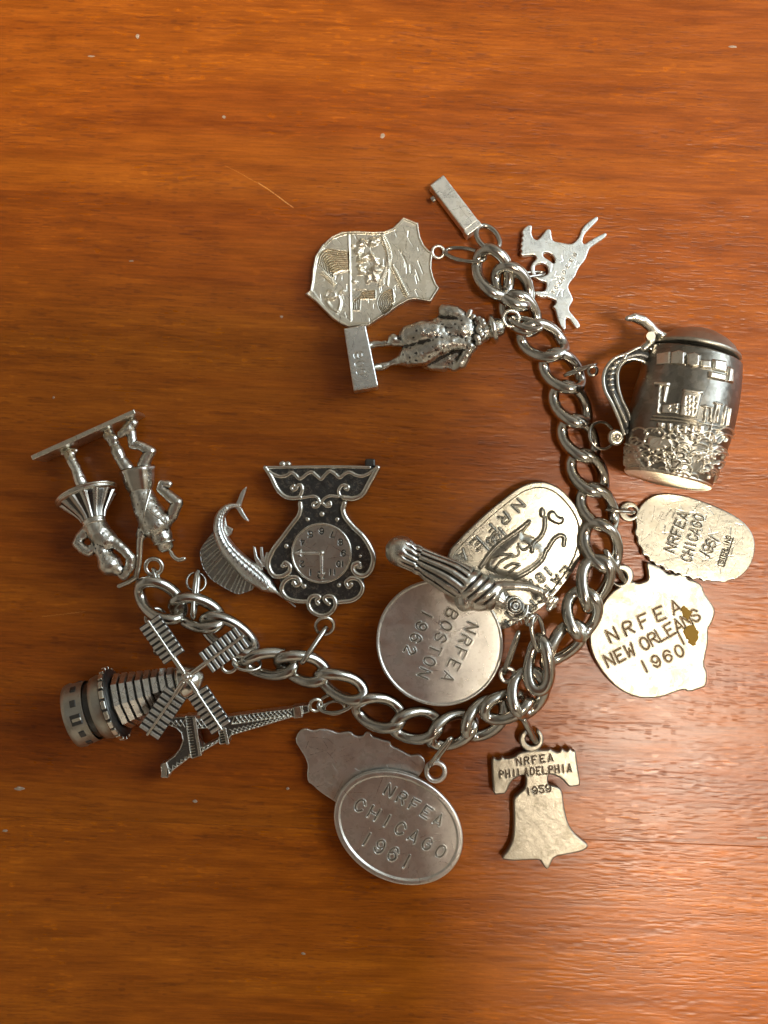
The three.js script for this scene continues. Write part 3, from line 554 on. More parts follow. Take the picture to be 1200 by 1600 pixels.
// sailfish
{
  const z = zm(290, 700, 3.871);
  const t = thing('sailfish_charm', 'curved silver sailfish with a ribbed back fin and forked tail', 'fish charm', 375, 850, 22);
  const spine = curve2(z([322, 348, 262, 352, 212, 400, 196, 480, 235, 590, 330, 700, 430, 785, 500, 838, 560, 880, 610, 920, 660, 962]), 8), N = spine.length;
  const radius = (q) => (q < .12 ? lerp(3, 5, q / .12) : q < .55 ? lerp(5.5, 15.5, (q - .12) / .43) : q < .68 ? lerp(15.5, 12.5, (q - .55) / .13) : q < .78 ? lerp(12.5, 3.4, (q - .68) / .1) : lerp(3.4, .9, (q - .78) / .22));
  const near = (x, y) => { let bd = 1e9, bq = 0; for (let i = 0; i + 1 < N; i++) { const ax = spine[i][0], ay = spine[i][1], ex = spine[i + 1][0] - ax, ey = spine[i + 1][1] - ay, tt = clamp(((x - ax) * ex + (y - ay) * ey) / (ex * ex + ey * ey), 0, 1), dx = x - ax - ex * tt, dy = y - ay - ey * tt, d = Math.hypot(dx, dy); if (d < Math.abs(bd)) { bd = (dx * ey - dy * ex > 0 ? -1 : 1) * d; bq = (i + tt) / (N - 1); } } return [bd, bq]; };
  const body = (x, y) => { const [d, q] = near(x, y); return radius(q) - Math.abs(d); };
  body.box = bbox(spine);
  const fin = sdPoly(chaikin(z([188, 470, 150, 520, 85, 605, 78, 640, 92, 720, 130, 775, 150, 800, 200, 832, 250, 862, 312, 892, 350, 880, 412, 856, 420, 800, 330, 720, 240, 610]), 1));
  const tail = union([sdPoly(chaikin(z([368, 228, 352, 280, 335, 330, 325, 370, 300, 372, 290, 340, 306, 325, 325, 270, 345, 245]), 1)), sdPoly(chaikin(z([292, 340, 330, 355, 352, 400, 385, 450, 340, 425, 310, 380]), 1))]);
  const belly = sdPoly(z([232, 400, 243, 470, 280, 490, 272, 520, 250, 540, 225, 480]));
  const pect = union([sdPoly(z([403, 595, 418, 600, 432, 660, 460, 700, 470, 770, 440, 740, 412, 670])), sdPoly(z([446, 600, 462, 600, 470, 660, 482, 720, 460, 720, 447, 650])), sdPoly(z([482, 632, 497, 632, 488, 690, 478, 740, 470, 700]))]);
  const rays = [], scales = [];
  for (let i = 0; i < 34; i++) { const q = .10 + i * .0148 * 1.06, p = spine[Math.min(N - 2, Math.round(q * (N - 1)))], a = lerp(192, 96, i / 33) * Math.PI / 180; rays.push([[p[0], p[1]], [p[0] + 62 * Math.cos(a), p[1] + 62 * Math.sin(a)]]); }
  const rayS = strokes(rays, 1.2, 2.6), bp = (x, y) => { const [d, q] = near(x, y), r = radius(q), u = clamp(Math.abs(d) / r, 0, 1); let h = 6 + 12 * Math.sqrt(1 - u * u) * Math.min(1, r / 11); h += .12 * Math.sin(q * 210) * sstep(-.9, -.2, d / r) * (1 - sstep(.1, .5, d / r)) * (1 - sstep(.62, .66, q)) * sstep(.15, .25, q); h += -1.4 * Math.exp(-Math.pow((d / r + .42) * 7, 2)) * sstep(.15, .25, q) * (1 - sstep(.6, .66, q)); h += 1.6 * Math.exp(-Math.pow((q - .705) * 130, 2) - Math.pow((d / r - .25) * 4, 2)); return h; };
  part(t, 'body', plate({ sd: body, box: [335, 785, 462, 952], T: 8, h0: 8, bevel: .8, cell: .5, relief: (x, y) => bp(x, y) - 6 + .22 * Math.sin(x * 1.7 + y) * Math.sin(y * 1.7) , tint: (x, y) => { const [d, q] = near(x, y), u = d / radius(q); return q > .15 && q < .66 && (Math.abs(u + .42) < .07 || (u > -.3 && u < .1 && Math.sin(q * 260) > .55)) ? [.34, .33, .32] : [1, 1, 1]; } }), ink(M.bright));
  const f1 = part(t, 'back_fin', plate({ sd: fin, T: 7, h0: 7, bevel: 1, cell: .5, relief: (x, y) => rayS(x, y) - 1, tint: (x, y) => (rayS(x, y) < .5 ? [.42, .41, .39] : [1, 1, 1]) }), ink(M.bright));
  part(t, 'tail_fin', plate({ sd: tail, T: 7, h0: 6, bevel: 1.5, cell: .5 }), M.bright);
  part(t, 'belly_fin', plate({ sd: belly, T: 6, h0: 6, bevel: 1.5, cell: .5, relief: grain(1.6, 2) }), M.bright);
  part(t, 'side_fin', plate({ sd: pect, T: 7, h0: 8, bevel: 1.5, cell: .5 }), M.bright);
  part(t, 'loop', ring(305, 14, 910, 15, 2, [.35, .8, -.2]), M.chain);
  part(t, 'jump_ring', ring2([308, 18, 893], [306, 44, 962], 8, 4.3, 86), M.chain);
}
// wall clock, upside down
{
  const z = zm(290, 700, 3.871), z6 = zm(400, 700, 6), c = (l) => curve2(z(l)), c6 = (l) => curve2(z6(l));
  const t = thing('clock_charm', 'upside down ornate silver wall clock with scrolls on a black ground', 'clock charm', 500, 840, 30);
  const out = sdPoly(chaikin(z([478, 112, 1162, 108, 1165, 130, 1110, 205, 1060, 285, 1012, 312, 972, 322, 955, 375, 980, 440, 1062, 530, 1122, 610, 1142, 680, 1112, 762, 1072, 800, 1078, 840, 1062, 892, 1012, 932, 940, 948, 918, 962, 884, 1018, 825, 1034, 768, 1004, 735, 948, 700, 938, 620, 922, 576, 874, 570, 805, 560, 782, 528, 770, 494, 712, 508, 640, 560, 550, 640, 450, 688, 380, 684, 318, 640, 302, 592, 292, 548, 240, 508, 165]), 1));
  part(t, 'back_panel', plate({ sd: out, T: 16, h0: 4, bevel: 1.5, relief: sum(grain(5, 3), grain(2, 1.6)), cell: .8, tint: (x, y) => { const n = vnoise(x / 5, y / 5, 999, 999, 82) * .5 + vnoise(x / 1.6, y / 1.6, 999, 999, 83) * .5; return n > .68 ? [1.9, 1.8, 1.6] : n > .6 ? [1.3, 1.26, 1.2] : [.9, .9, .9]; } }), ink(M.dark));
  const H = 19.5;
  const ridge = (l, r, h = H) => { const p = c(l); return wire(p.map(([x, y]) => [x, h, y]), r * 1.8, p.length * 2, 8); };
  const ridge6 = (l, r, h = H) => { const p = c6(l); return wire(p.map(([x, y]) => [x, h, y]), r * 1.8, p.length * 2, 8); };
  const scroll = [
    ridge([478, 116, 720, 113, 940, 112, 1112, 116], 1.6), ridge([478, 118, 515, 175, 550, 245, 595, 290, 640, 303, 690, 298], 2.4), ridge([1160, 118, 1112, 205, 1062, 285, 1010, 305, 955, 300], 2.8),
    ridge6([85, 195, 150, 240, 220, 265, 280, 255, 325, 228, 360, 245, 400, 285, 440, 268, 480, 235, 520, 225, 560, 255, 605, 290, 640, 255, 685, 215, 730, 235, 780, 275, 830, 240, 875, 225, 930, 250, 990, 262, 1050, 240, 1140, 180], 2.1),
    ridge6([350, 350, 325, 370, 345, 395, 375, 380, 385, 350, 415, 345, 430, 380, 410, 440, 385, 468], 1.9), ridge6([835, 380, 855, 390, 862, 362, 830, 345, 795, 355, 772, 400, 785, 445, 820, 462], 1.9),
    ridge6([405, 470, 470, 460, 540, 450, 575, 470, 600, 510, 640, 470, 690, 448, 770, 455], 1.7), ridge6([560, 510, 530, 520, 535, 550, 570, 552, 595, 520], 1.7), ridge6([670, 520, 690, 505, 695, 540, 660, 548, 625, 520], 1.7),
    ridge([690, 335, 692, 370, 680, 410, 640, 465, 580, 545, 525, 620, 498, 690, 505, 740, 535, 775, 580, 778, 622, 750, 628, 715, 600, 695, 585, 715], 2.5), ridge([958, 335, 950, 375, 965, 420, 1010, 475, 1070, 535, 1115, 605, 1135, 670, 1118, 740, 1085, 772, 1040, 770, 1012, 740, 1015, 710, 1045, 698, 1055, 720], 2.8),
    ridge([650, 815, 665, 835, 690, 815, 670, 785, 620, 790, 585, 825, 580, 870, 615, 912, 680, 930, 735, 932], 2.4), ridge([1000, 825, 985, 845, 968, 815, 1000, 790, 1045, 800, 1070, 840, 1055, 890, 1005, 925, 925, 935], 2.4),
    ridge([800, 940, 790, 925, 808, 905, 790, 895, 755, 905, 740, 945, 765, 995, 828, 1018, 880, 995, 905, 945, 890, 905, 855, 898, 838, 912, 850, 935, 865, 945], 2.4, 20.5)];
  part(t, 'scrollwork', merge(scroll), M.figure);
  const dots = [[735, 432, 4], [822, 400, 4.6], [915, 432, 4], [605, 595, 4.2], [1040, 605, 3.6], [600, 708, 5], [1045, 715, 5.2], [712, 838, 4.8], [925, 832, 4], [648, 820, 4.2], [1000, 830, 4.4], [800, 942, 4.6], [855, 940, 4.6], [1055, 655, 3]];
  part(t, 'stud', merge(dots.map(([x, y, r]) => { const [a, b] = at1(z, x, y); return new THREE.SphereGeometry(r, 14, 10).scale(1, .7, 1).translate(a, 20, b); })), M.figure);
  const [dx, dy] = at1(z, 820, 637), nums = [];
  for (let i = 1; i <= 12; i++) { const a = (i * 30 + 90) * Math.PI / 180, s = String(i), x = dx + 34.5 * Math.cos(a), y = dy + 34.5 * Math.sin(a); if (s.length < 2) nums.push(...glyph(s, x, y, 6, 9.5, -1, 0)); else { nums.push(...glyph(s[0], x + 3.4, y, 5, 9, -1, 0), ...glyph(s[1], x - 3.4, y, 5, 9, -1, 0)); } }
  const dial = part(t, 'dial', plate({ sd: sdCircle(dx, dy, 46), T: 4, h0: 18.5, bevel: .8, cell: .5, relief: sum(strokes(nums, 1.05, -1.8)), tint: cut(strokes(nums, 1.05, -1.8), [.2, .2, .2]) }), ink(M.dial));
  part(t, 'dial_rim', ring(dx, 22.5, dy, 46, 2.1), M.figure, dial);
  const hand = (x, y, w) => { const a = Math.atan2(y - dy, x - dx), L = Math.hypot(x - dx, y - dy), p = (u, v) => [dx + Math.cos(a) * u - Math.sin(a) * v, dy + Math.sin(a) * u + Math.cos(a) * v]; return plate({ sd: sdPoly([p(0, -w), p(L - 11, -w * .75), p(L - 12, -6), p(L, 0), p(L - 12, 6), p(L - 11, w * .75), p(0, w)]), T: 5, h0: 22.6, bevel: 1.4, cell: .5 }); };
  part(t, 'clock_hand', hand(...at1(z, 655, 637), 2.4), M.bright, dial);
  part(t, 'clock_hand', hand(...at1(z, 822, 800), 2.8), M.bright, dial);
  part(t, 'hand_pin', new THREE.SphereGeometry(4.6, 16, 10).scale(1, .8, 1).translate(dx, 26, dy), M.figure, dial);
  part(t, 'foot', mergeGeometries([strip(new THREE.SphereGeometry(6.5, 14, 10).translate(...((p) => [p[0] - 3, 10, p[1]])(at1(z, 590, 95)))), strip(new THREE.SphereGeometry(6, 14, 10).translate(...((p) => [p[0] + 3, 10, p[1]])(at1(z, 600, 95))))]), M.figure);
  part(t, 'foot', merge(box([...at1(z, 1115, 88).slice(0, 1), 11, at1(z, 1115, 88)[1]], 16, 13, 12, 0, 3)), M.dark);
  part(t, 'loop', ring(...((p) => [p[0], 16, p[1]])(at1(z, 838, 1082)), 14.5, 3, [.2, 1, .35]), M.figure);
  part(t, 'jump_ring', ring2([509, 22, 982], [474, 46, 1032], 7, 4.6, 88), M.chain);
}
// ------------------------------------------------------------------ chain bracelet
{
  const t = thing('bracelet_chain', 'heavy silver curb chain with a box clasp, carrying all the charms', 'bracelet', 700, 830, 30);
  const link = (cx, cy, h, a, b, deg, twist, roll = 0, r = 9.5, tip = 0) => {
    const pts = [], q = deg * Math.PI / 180, ca = Math.cos(q), sa = Math.sin(q), pw = (v, e) => Math.sign(v) * Math.pow(Math.abs(v), e);
    for (let i = 0; i < 28; i++) {
      const p = i / 28 * 2 * Math.PI, u = a * pw(Math.cos(p), .88), v = b * pw(Math.sin(p), .92), f = (roll + twist * u / a) * Math.PI / 180;
      const l = v * Math.cos(f), y = h + v * Math.sin(f) + u * tip;
      pts.push([cx + ca * u - sa * l, y, cy + sa * u + ca * l]);
    }
    return tube(pts, r, true, 72, 14);
  };
  const L = [
    [770, 427, 34, 37, 26, 72, 34, -4], [801, 449, 32, 34, 25, 58, 36, 0], [814, 490, 27, 32, 24, 54, 38, 0], [848, 533, 29, 35, 26, 44, 36, 0], [880, 581, 28, 34, 25, 62, 36, 4],
    [893, 633, 28, 34, 24, 72, 36, 4], [906, 686, 28, 34, 24, 74, 37, 4], [920, 740, 28, 34, 24, 74, 37, 4], [935, 794, 30, 35, 24, 77, 37, 4], [939, 853, 36, 37, 26, 88, 36, 0],
    [925, 911, 44, 38, 25, 108, 38, 24], [905, 957, 52, 34, 26, 98, 40, 10], [876, 1006, 44, 38, 22, 136, 30, 32], [838, 1034, 58, 39, 20, 96, 22, -38], [822, 1080, 46, 34, 27, 110, 34, 8],
    [790, 1101, 42, 34, 20, 166, 34, -22], [757, 1122, 32, 36, 26, 146, 34, 0], [706, 1142, 26, 35, 25, 162, 34, 0], [650, 1134, 26, 35, 25, 186, 34, 0], [592, 1113, 27, 36, 26, 206, 32, 0],
    [532, 1070, 32, 37, 22, 214, 34, 20], [472, 1042, 36, 37, 23, 208, 36, 10], [420, 1036, 36, 38, 22, 192, 34, 14], [358, 992, 34, 44, 22, 216, 34, -10], [309, 957, 36, 38, 23, 206, 36, -6], [253, 938, 40, 38, 26, 222, 34, -10]];
  L.forEach(([cx, cy, h, a, b, deg, tw, roll], i) => part(t, 'link', link(cx, cy, h, a + 1.2, b - (i > 15 && i < 23 ? 4 : 2.4), deg - (i > 2 && i < 10 ? 20 : i > 15 && i < 23 ? 10 : 4), tw + 7, roll), M.chain));
  // clasp
  const z = zm(600, 260, 4), [c] = z([437, 232]), c2 = z([562, 392])[0];
  const body = part(t, 'clasp', box([c[0], 22, c[1]], 90, 27, 25, 52.5, 2.2), M.bright, null, 'smooth rectangular box clasp');
  part(t, 'clasp_tongue', box([c2[0] - 2, 22, c2[1] - 1], 11, 29, 27, 52.5, 2), M.bright, body);
  part(t, 'clasp_button', box([677, 22, 309], 9, 7, 8, 52.5, 2), M.chain, body);
  part(t, 'clasp_ring', ring2([752, 26, 352], [772, 40, 392], 17, 4.4, 20), M.chain, body);
}
// beer mug
{
  const z = zm(900, 480, 4.286), c = (l) => curve2(z(l), 8);
  const t = thing('beer_stein_charm', 'dark barrel shaped lidded beer mug with a castle and rocks in relief', 'mug charm', 1065, 640, 78);
  const b0 = at1(z, 607, 1150), b1 = at1(z, 808, 318), ax = b1[0] - b0[0], ay = b1[1] - b0[1], len = Math.hypot(ax, ay), wx = ax / len, wy = ay / len, hc = 79, tip = -.055;
  const rad = (u) => 66 + 5.5 * u + 46 * u * (1 - u);
  const zp = (x, y) => [(x - 900) * 4.286, (y - 480) * 4.286];
  const quad = (l, h, e = 2.5) => blob(sdPoly(z(l)), h + .8, e * .6);
  const arcs = [];
  for (let i = 0; i < 120; i++) {
    const y = 850 + 300 * rnd(), x = 300 + 700 * rnd() - (y - 850) * .1, r = 20 + rnd() * 38, a0 = Math.PI * (1.0 + rnd() * .3), p = [];
    for (let a = 0; a <= 10; a++) { const q = a0 + a / 10 * Math.PI * (.7 + .4 * rnd()); p.push(x + r * Math.cos(q) * (1 + .15 * rnd()), y + r * .95 * Math.sin(q)); }
    arcs.push(c(p));
  }
  const lines = (l, w, h) => strokes(l.map((q) => z(q)), w, h);
  const feats = [quad([548, 310, 640, 292, 640, 380, 545, 385], 2.4), quad([648, 300, 700, 282, 740, 300, 735, 388, 640, 382], 4.5, 4), quad([750, 310, 800, 298, 838, 320, 832, 395, 780, 405, 748, 380], 4.5, 4), quad([838, 350, 910, 352, 912, 412, 835, 405], 4.2, 4), quad([922, 345, 1010, 360, 1008, 438, 915, 415], 4.5, 4), quad([893, 425, 1005, 450, 1000, 498, 888, 472], 4.5, 4), quad([1020, 395, 1055, 410, 1052, 510, 1005, 495], 4.5, 4),
    quad([690, 725, 725, 560, 845, 565, 802, 745], 3.4), quad([720, 548, 850, 560, 850, 585, 718, 570], 5), quad([535, 500, 628, 505, 626, 530, 532, 525], 4.6), quad([560, 520, 580, 520, 560, 715, 540, 715], 3.6), quad([592, 525, 622, 530, 600, 640, 585, 640], 3), quad([580, 655, 690, 640, 680, 715, 575, 712], 2.4),
    lines([[520, 730, 660, 738, 812, 765], [505, 752, 660, 760, 805, 785]], 1.7, 3.6), lines([[870, 660, 858, 765], [905, 670, 895, 760], [945, 640, 905, 790, 880, 880], [960, 650, 938, 770], [1002, 662, 978, 785], [1030, 680, 1012, 790], [850, 662, 910, 672], [930, 640, 970, 650]], 2, 3.6), lines([[815, 770, 900, 790, 1000, 800]], 1.6, 3), quad([820, 790, 860, 795, 850, 850, 815, 840], 3),
    quad([545, 770, 590, 775, 585, 810, 545, 800], 3.4), quad([610, 775, 640, 778, 640, 840, 612, 830], 3.4), quad([660, 785, 690, 788, 688, 850, 662, 845], 3.4), quad([712, 790, 745, 795, 740, 855, 712, 845], 3.4), quad([765, 790, 800, 796, 780, 845, 760, 840], 3.4),
    lines([[640, 660, 640, 700], [655, 660, 655, 700], [670, 655, 670, 700], [740, 640, 800, 645], [735, 680, 795, 690], [620, 680, 680, 682], [745, 600, 740, 720], [770, 600, 762, 725], [795, 600, 785, 735]], 1, -2.4),
    strokes(arcs, 1.7, 3.6), quad([480, 850, 640, 880, 650, 930, 560, 960, 470, 930], 1.5, 10), quad([330, 980, 420, 970, 410, 1080, 320, 1080], 2, 8)];
  const relief = (x, y) => { let h = 0; for (const f of feats) { const v = f(x, y); h = v < 0 ? h + v : Math.max(h, v); } return h; };
  const nt = 300, nq = 340, pos = [], idx = [], col = [];
  const P = (u, q, r) => { const l = r * Math.cos(q), y = r * Math.sin(q); return [b0[0] + ax * u - wy * l, hc + (u - .5) * len * tip + y, b0[1] + ay * u + wx * l]; };
  for (let i = 0; i <= nt; i++) for (let j = 0; j <= nq; j++) {
    const u = i / nt, q = j / nq * 2 * Math.PI, l = rad(u) * Math.cos(q), fx = b0[0] + ax * u - wy * l, fy = b0[1] + ay * u + wx * l;
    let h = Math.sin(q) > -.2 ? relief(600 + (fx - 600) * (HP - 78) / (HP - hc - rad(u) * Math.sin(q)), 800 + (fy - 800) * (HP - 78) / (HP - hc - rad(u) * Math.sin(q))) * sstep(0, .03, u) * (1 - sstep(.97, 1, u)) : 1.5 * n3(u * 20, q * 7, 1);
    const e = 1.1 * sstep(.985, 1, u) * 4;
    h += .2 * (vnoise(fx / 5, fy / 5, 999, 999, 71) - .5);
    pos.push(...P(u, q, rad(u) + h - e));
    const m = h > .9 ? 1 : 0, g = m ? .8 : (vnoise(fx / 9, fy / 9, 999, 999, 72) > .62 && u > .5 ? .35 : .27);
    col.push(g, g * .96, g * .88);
  }
  for (let i = 0; i < nt; i++) for (let j = 0; j < nq; j++) { const a = i * (nq + 1) + j; idx.push(a, a + 1, a + nq + 1, a + 1, a + nq + 2, a + nq + 1); }
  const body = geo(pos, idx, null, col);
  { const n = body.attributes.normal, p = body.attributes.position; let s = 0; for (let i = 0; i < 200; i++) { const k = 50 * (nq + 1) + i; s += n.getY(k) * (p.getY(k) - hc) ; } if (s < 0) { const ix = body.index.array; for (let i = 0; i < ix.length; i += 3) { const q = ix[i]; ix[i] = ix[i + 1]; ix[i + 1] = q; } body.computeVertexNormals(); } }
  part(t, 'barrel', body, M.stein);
  const dir = [wx, tip, wy], start = (u) => [b0[0] + ax * u, hc + (u - .5) * len * tip, b0[1] + ay * u];
  part(t, 'base_disc', spin(start(0), [-wx, -tip, -wy], [[-4, 66], [0, 68], [2.5, 66.5], [3, 62], [1.4, 60], [1, 0.01]], 72), M.warm);
  part(t, 'lid', spin(start(1), dir, [[1, 0.01], [1, 60], [2, 66], [5, 68.5], [9, 67.5], [11, 63], [20, 57], [29, 45], [37, 28], [42, 12], [43, .01]], 72), M.pewter);
  part(t, 'lid_seat', spin(start(1), dir, [[-3, 60], [2, 58], [2, .01]], 48), M.dark);
  const rail = (l, r, h = 80) => { const p = c(l); return wire(p.map(([x, y]) => [x, h, y]), r, p.length * 2, 10); };
  const hd = part(t, 'handle', (() => { const p = c([500, 350, 430, 318, 340, 335, 272, 375, 234, 430, 224, 490, 236, 560, 285, 660, 330, 770, 340, 850]); const g = new THREE.TubeGeometry(new THREE.CatmullRomCurve3(p.map(([x, y]) => new THREE.Vector3(x, 78, y)), false, 'centripetal'), 80, 9.5, 12); return g; })(), M.dark);
  part(t, 'handle_rail', rail([505, 285, 430, 272, 330, 318, 250, 350, 197, 411, 178, 480, 190, 560, 232, 640, 278, 740, 318, 850], 3.1, 84), M.figure, hd);
  part(t, 'handle_rail', rail([492, 405, 445, 368, 372, 352, 312, 372, 277, 430, 274, 520, 297, 610, 340, 700, 366, 790, 350, 840], 3.1, 84), M.figure, hd);
  part(t, 'handle_rib', rail([245, 590, 285, 680, 325, 770], 2.4, 86), M.figure, hd);
  for (const [x, y, r, a] of [[318, 342, 4.6, 60], [265, 378, 4.6, 35], [240, 415, 4.6, 20], [230, 450, 4.4, 8], [226, 487, 4.2, 0], [229, 524, 3.8, 0], [237, 556, 3.2, 0]]) { const [px, py] = at1(z, x, y); part(t, 'handle_bead', new THREE.SphereGeometry(r, 14, 10).scale(1.35, .8, .68).rotateY(a * Math.PI / 180).translate(px, 86, py), M.figure, hd); }
  part(t, 'scroll', merge(ring(...((p) => [p[0], 78, p[1]])(at1(z, 268, 872)), 8.5, 4.6), ((p) => new THREE.SphereGeometry(5.5, 14, 10).translate(p[0], 80, p[1]))(at1(z, 272, 868))), M.figure);
  const lift = part(t, 'thumb_lift', nets(join(6, limb(z([620, 215, 560, 190, 520, 175]).map(([x, y]) => [x, 84, y, 7])), limb([[...at1(z, 520, 175)].reduce((o, v, i) => { o[i * 2] = v; return o; }, [0, 86, 0, 7.5]), ...z([480, 135, 430, 100, 370, 82, 325, 92]).map(([x, y], i) => [x, 90 + i * 3, y, [8, 8.5, 7.5, 4.5][i]])]), limb(z([500, 235, 450, 280]).map(([x, y]) => [x, 82, y, 8]))), [965, 62, 490, 1050, 112, 560], .9), M.figure);
  part(t, 'hinge_pin', ((p) => new THREE.CylinderGeometry(7, 7.6, 10, 20).translate(p[0], 91, p[1]))(at1(z, 482, 207)), M.warm, lift);
  part(t, 'jump_ring', ring2([889, 40, 581], [936, 52, 565], 8, 2.7, 76), M.chain);
  part(t, 'jump_ring', ring(930, 60, 577, 7, 2.6, [.1, 1, .4]), M.chain);
  part(t, 'jump_ring', ring(...[947, 46, 678], 22, 2.8, [.35, 1, -.15]), M.chain);
}
// boy on a block
{
  const z = zm(530, 460, 4.444), q = (l) => { const o = []; for (let i = 0; i < l.length; i += 4) { const [p] = z([l[i], l[i + 1]]); o.push([p[0], l[i + 2], p[1], l[i + 3]]); } return o; };
  const B = (x, y, h, r, s) => { const [p] = z([x, y]); return ball(p[0], h, p[1], r, s); };
  const t = thing('boy_figure_charm', 'silver boy in coat and hat on a block stamped 800', 'figurine', 675, 530, 34);
  const [bc] = z([152, 446]);
  const slab = plate({ sd: sdPoly(z([34, 246, 160, 220, 186, 226, 272, 636, 262, 648, 106, 674, 100, 668])), T: 42, h0: 2, bevel: 2.2, cell: .7, relief: sum(strokes([...glyph('8', ...at1(z, 138, 430), 8.5, 13, .2, .98), ...glyph('0', ...at1(z, 145, 488), 8, 13, .2, .98), ...glyph('0', ...at1(z, 157, 545), 8, 13, .2, .98)], 1.3, -2), grain(3, .3), grain(20, .7)) });
  part(t, 'block', slab, M.bright);
  const curls = [];
  for (let i = 0; i < 15; i++) { const u = i / 14, x = 905 + 70 * Math.sin(u * 3.0), y = 130 + u * 255; curls.push(B(x + (rnd() - .5) * 50, y, 44 + 9 * Math.sin(u * 3.14) + rnd() * 4, 4.2 + rnd() * 2)); }
  const legs = join(4, limb(q([212, 348, 20, 6.5, 240, 340, 24, 5.5, 290, 338, 26, 3.9, 340, 334, 27, 4.6, 380, 318, 28, 9, 440, 320, 29, 9])), limb(q([268, 498, 22, 6.5, 305, 496, 27, 6, 350, 476, 27, 4.2, 400, 462, 28, 6, 440, 450, 29, 9])), B(375, 305, 30, 7.5));
  const coat = join(3.5, limb(q([490, 290, 30, 18, 580, 275, 34, 20.5, 660, 275, 36, 19, 740, 295, 36, 16])), limb(q([490, 425, 28, 17, 580, 410, 34, 19.5, 680, 365, 40, 17, 780, 345, 42, 13, 880, 350, 42, 12])), limb(q([700, 240, 28, 20, 860, 250, 30, 25, 930, 280, 32, 20])), limb(q([620, 470, 22, 11, 720, 470, 25, 14, 800, 430, 27, 15, 860, 380, 30, 14])));
  const arms = join(4, limb(q([735, 118, 34, 10.5, 800, 130, 40, 10, 880, 180, 42, 9, 925, 230, 40, 10])), limb(q([930, 330, 40, 10, 890, 400, 42, 9.5, 845, 480, 38, 9, 800, 500, 32, 8, 735, 480, 30, 6])), limb(q([735, 118, 34, 10, 720, 160, 30, 8, 745, 220, 30, 7])));
  const head = join(4, limb(q([960, 275, 34, 12, 1000, 262, 34, 14, 1030, 250, 34, 14])), B(985, 300, 40, 8), B(1010, 300, 38, 7));
  const fb = join(3, legs, coat, arms, head, join(1.2, ...curls));
  const fold = (x, y, zz) => 1.1 * (n3(x * .2, y * .2, zz * .2) - .5) + 1.2 * (n3(x * .12, y * .12, zz * .12) - .5);
  const ff = (x, y, zz) => fb(x, y, zz) + fold(x, y, zz);
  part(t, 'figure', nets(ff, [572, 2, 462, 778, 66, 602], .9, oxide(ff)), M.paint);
  const [h0] = z([1045, 245]);
  const hat = part(t, 'hat', spin([h0[0], 34, h0[1]], [.97, 0, -.25], [[-3, .01], [-3, 16], [0, 22], [4, 25], [8, 22], [10, 16], [18, 14], [23, 8], [24, .01]], 36), M.figure);
  part(t, 'loop', ring(...((p) => [p[0], 40, p[1]])(at1(z, 1190, 172)), 12.5, 3, [.1, 1, .1]), M.figure);
  part(t, 'jump_ring', ring2([797, 34, 497], [842, 52, 516], 9, 4.6, 35), M.chain);
}
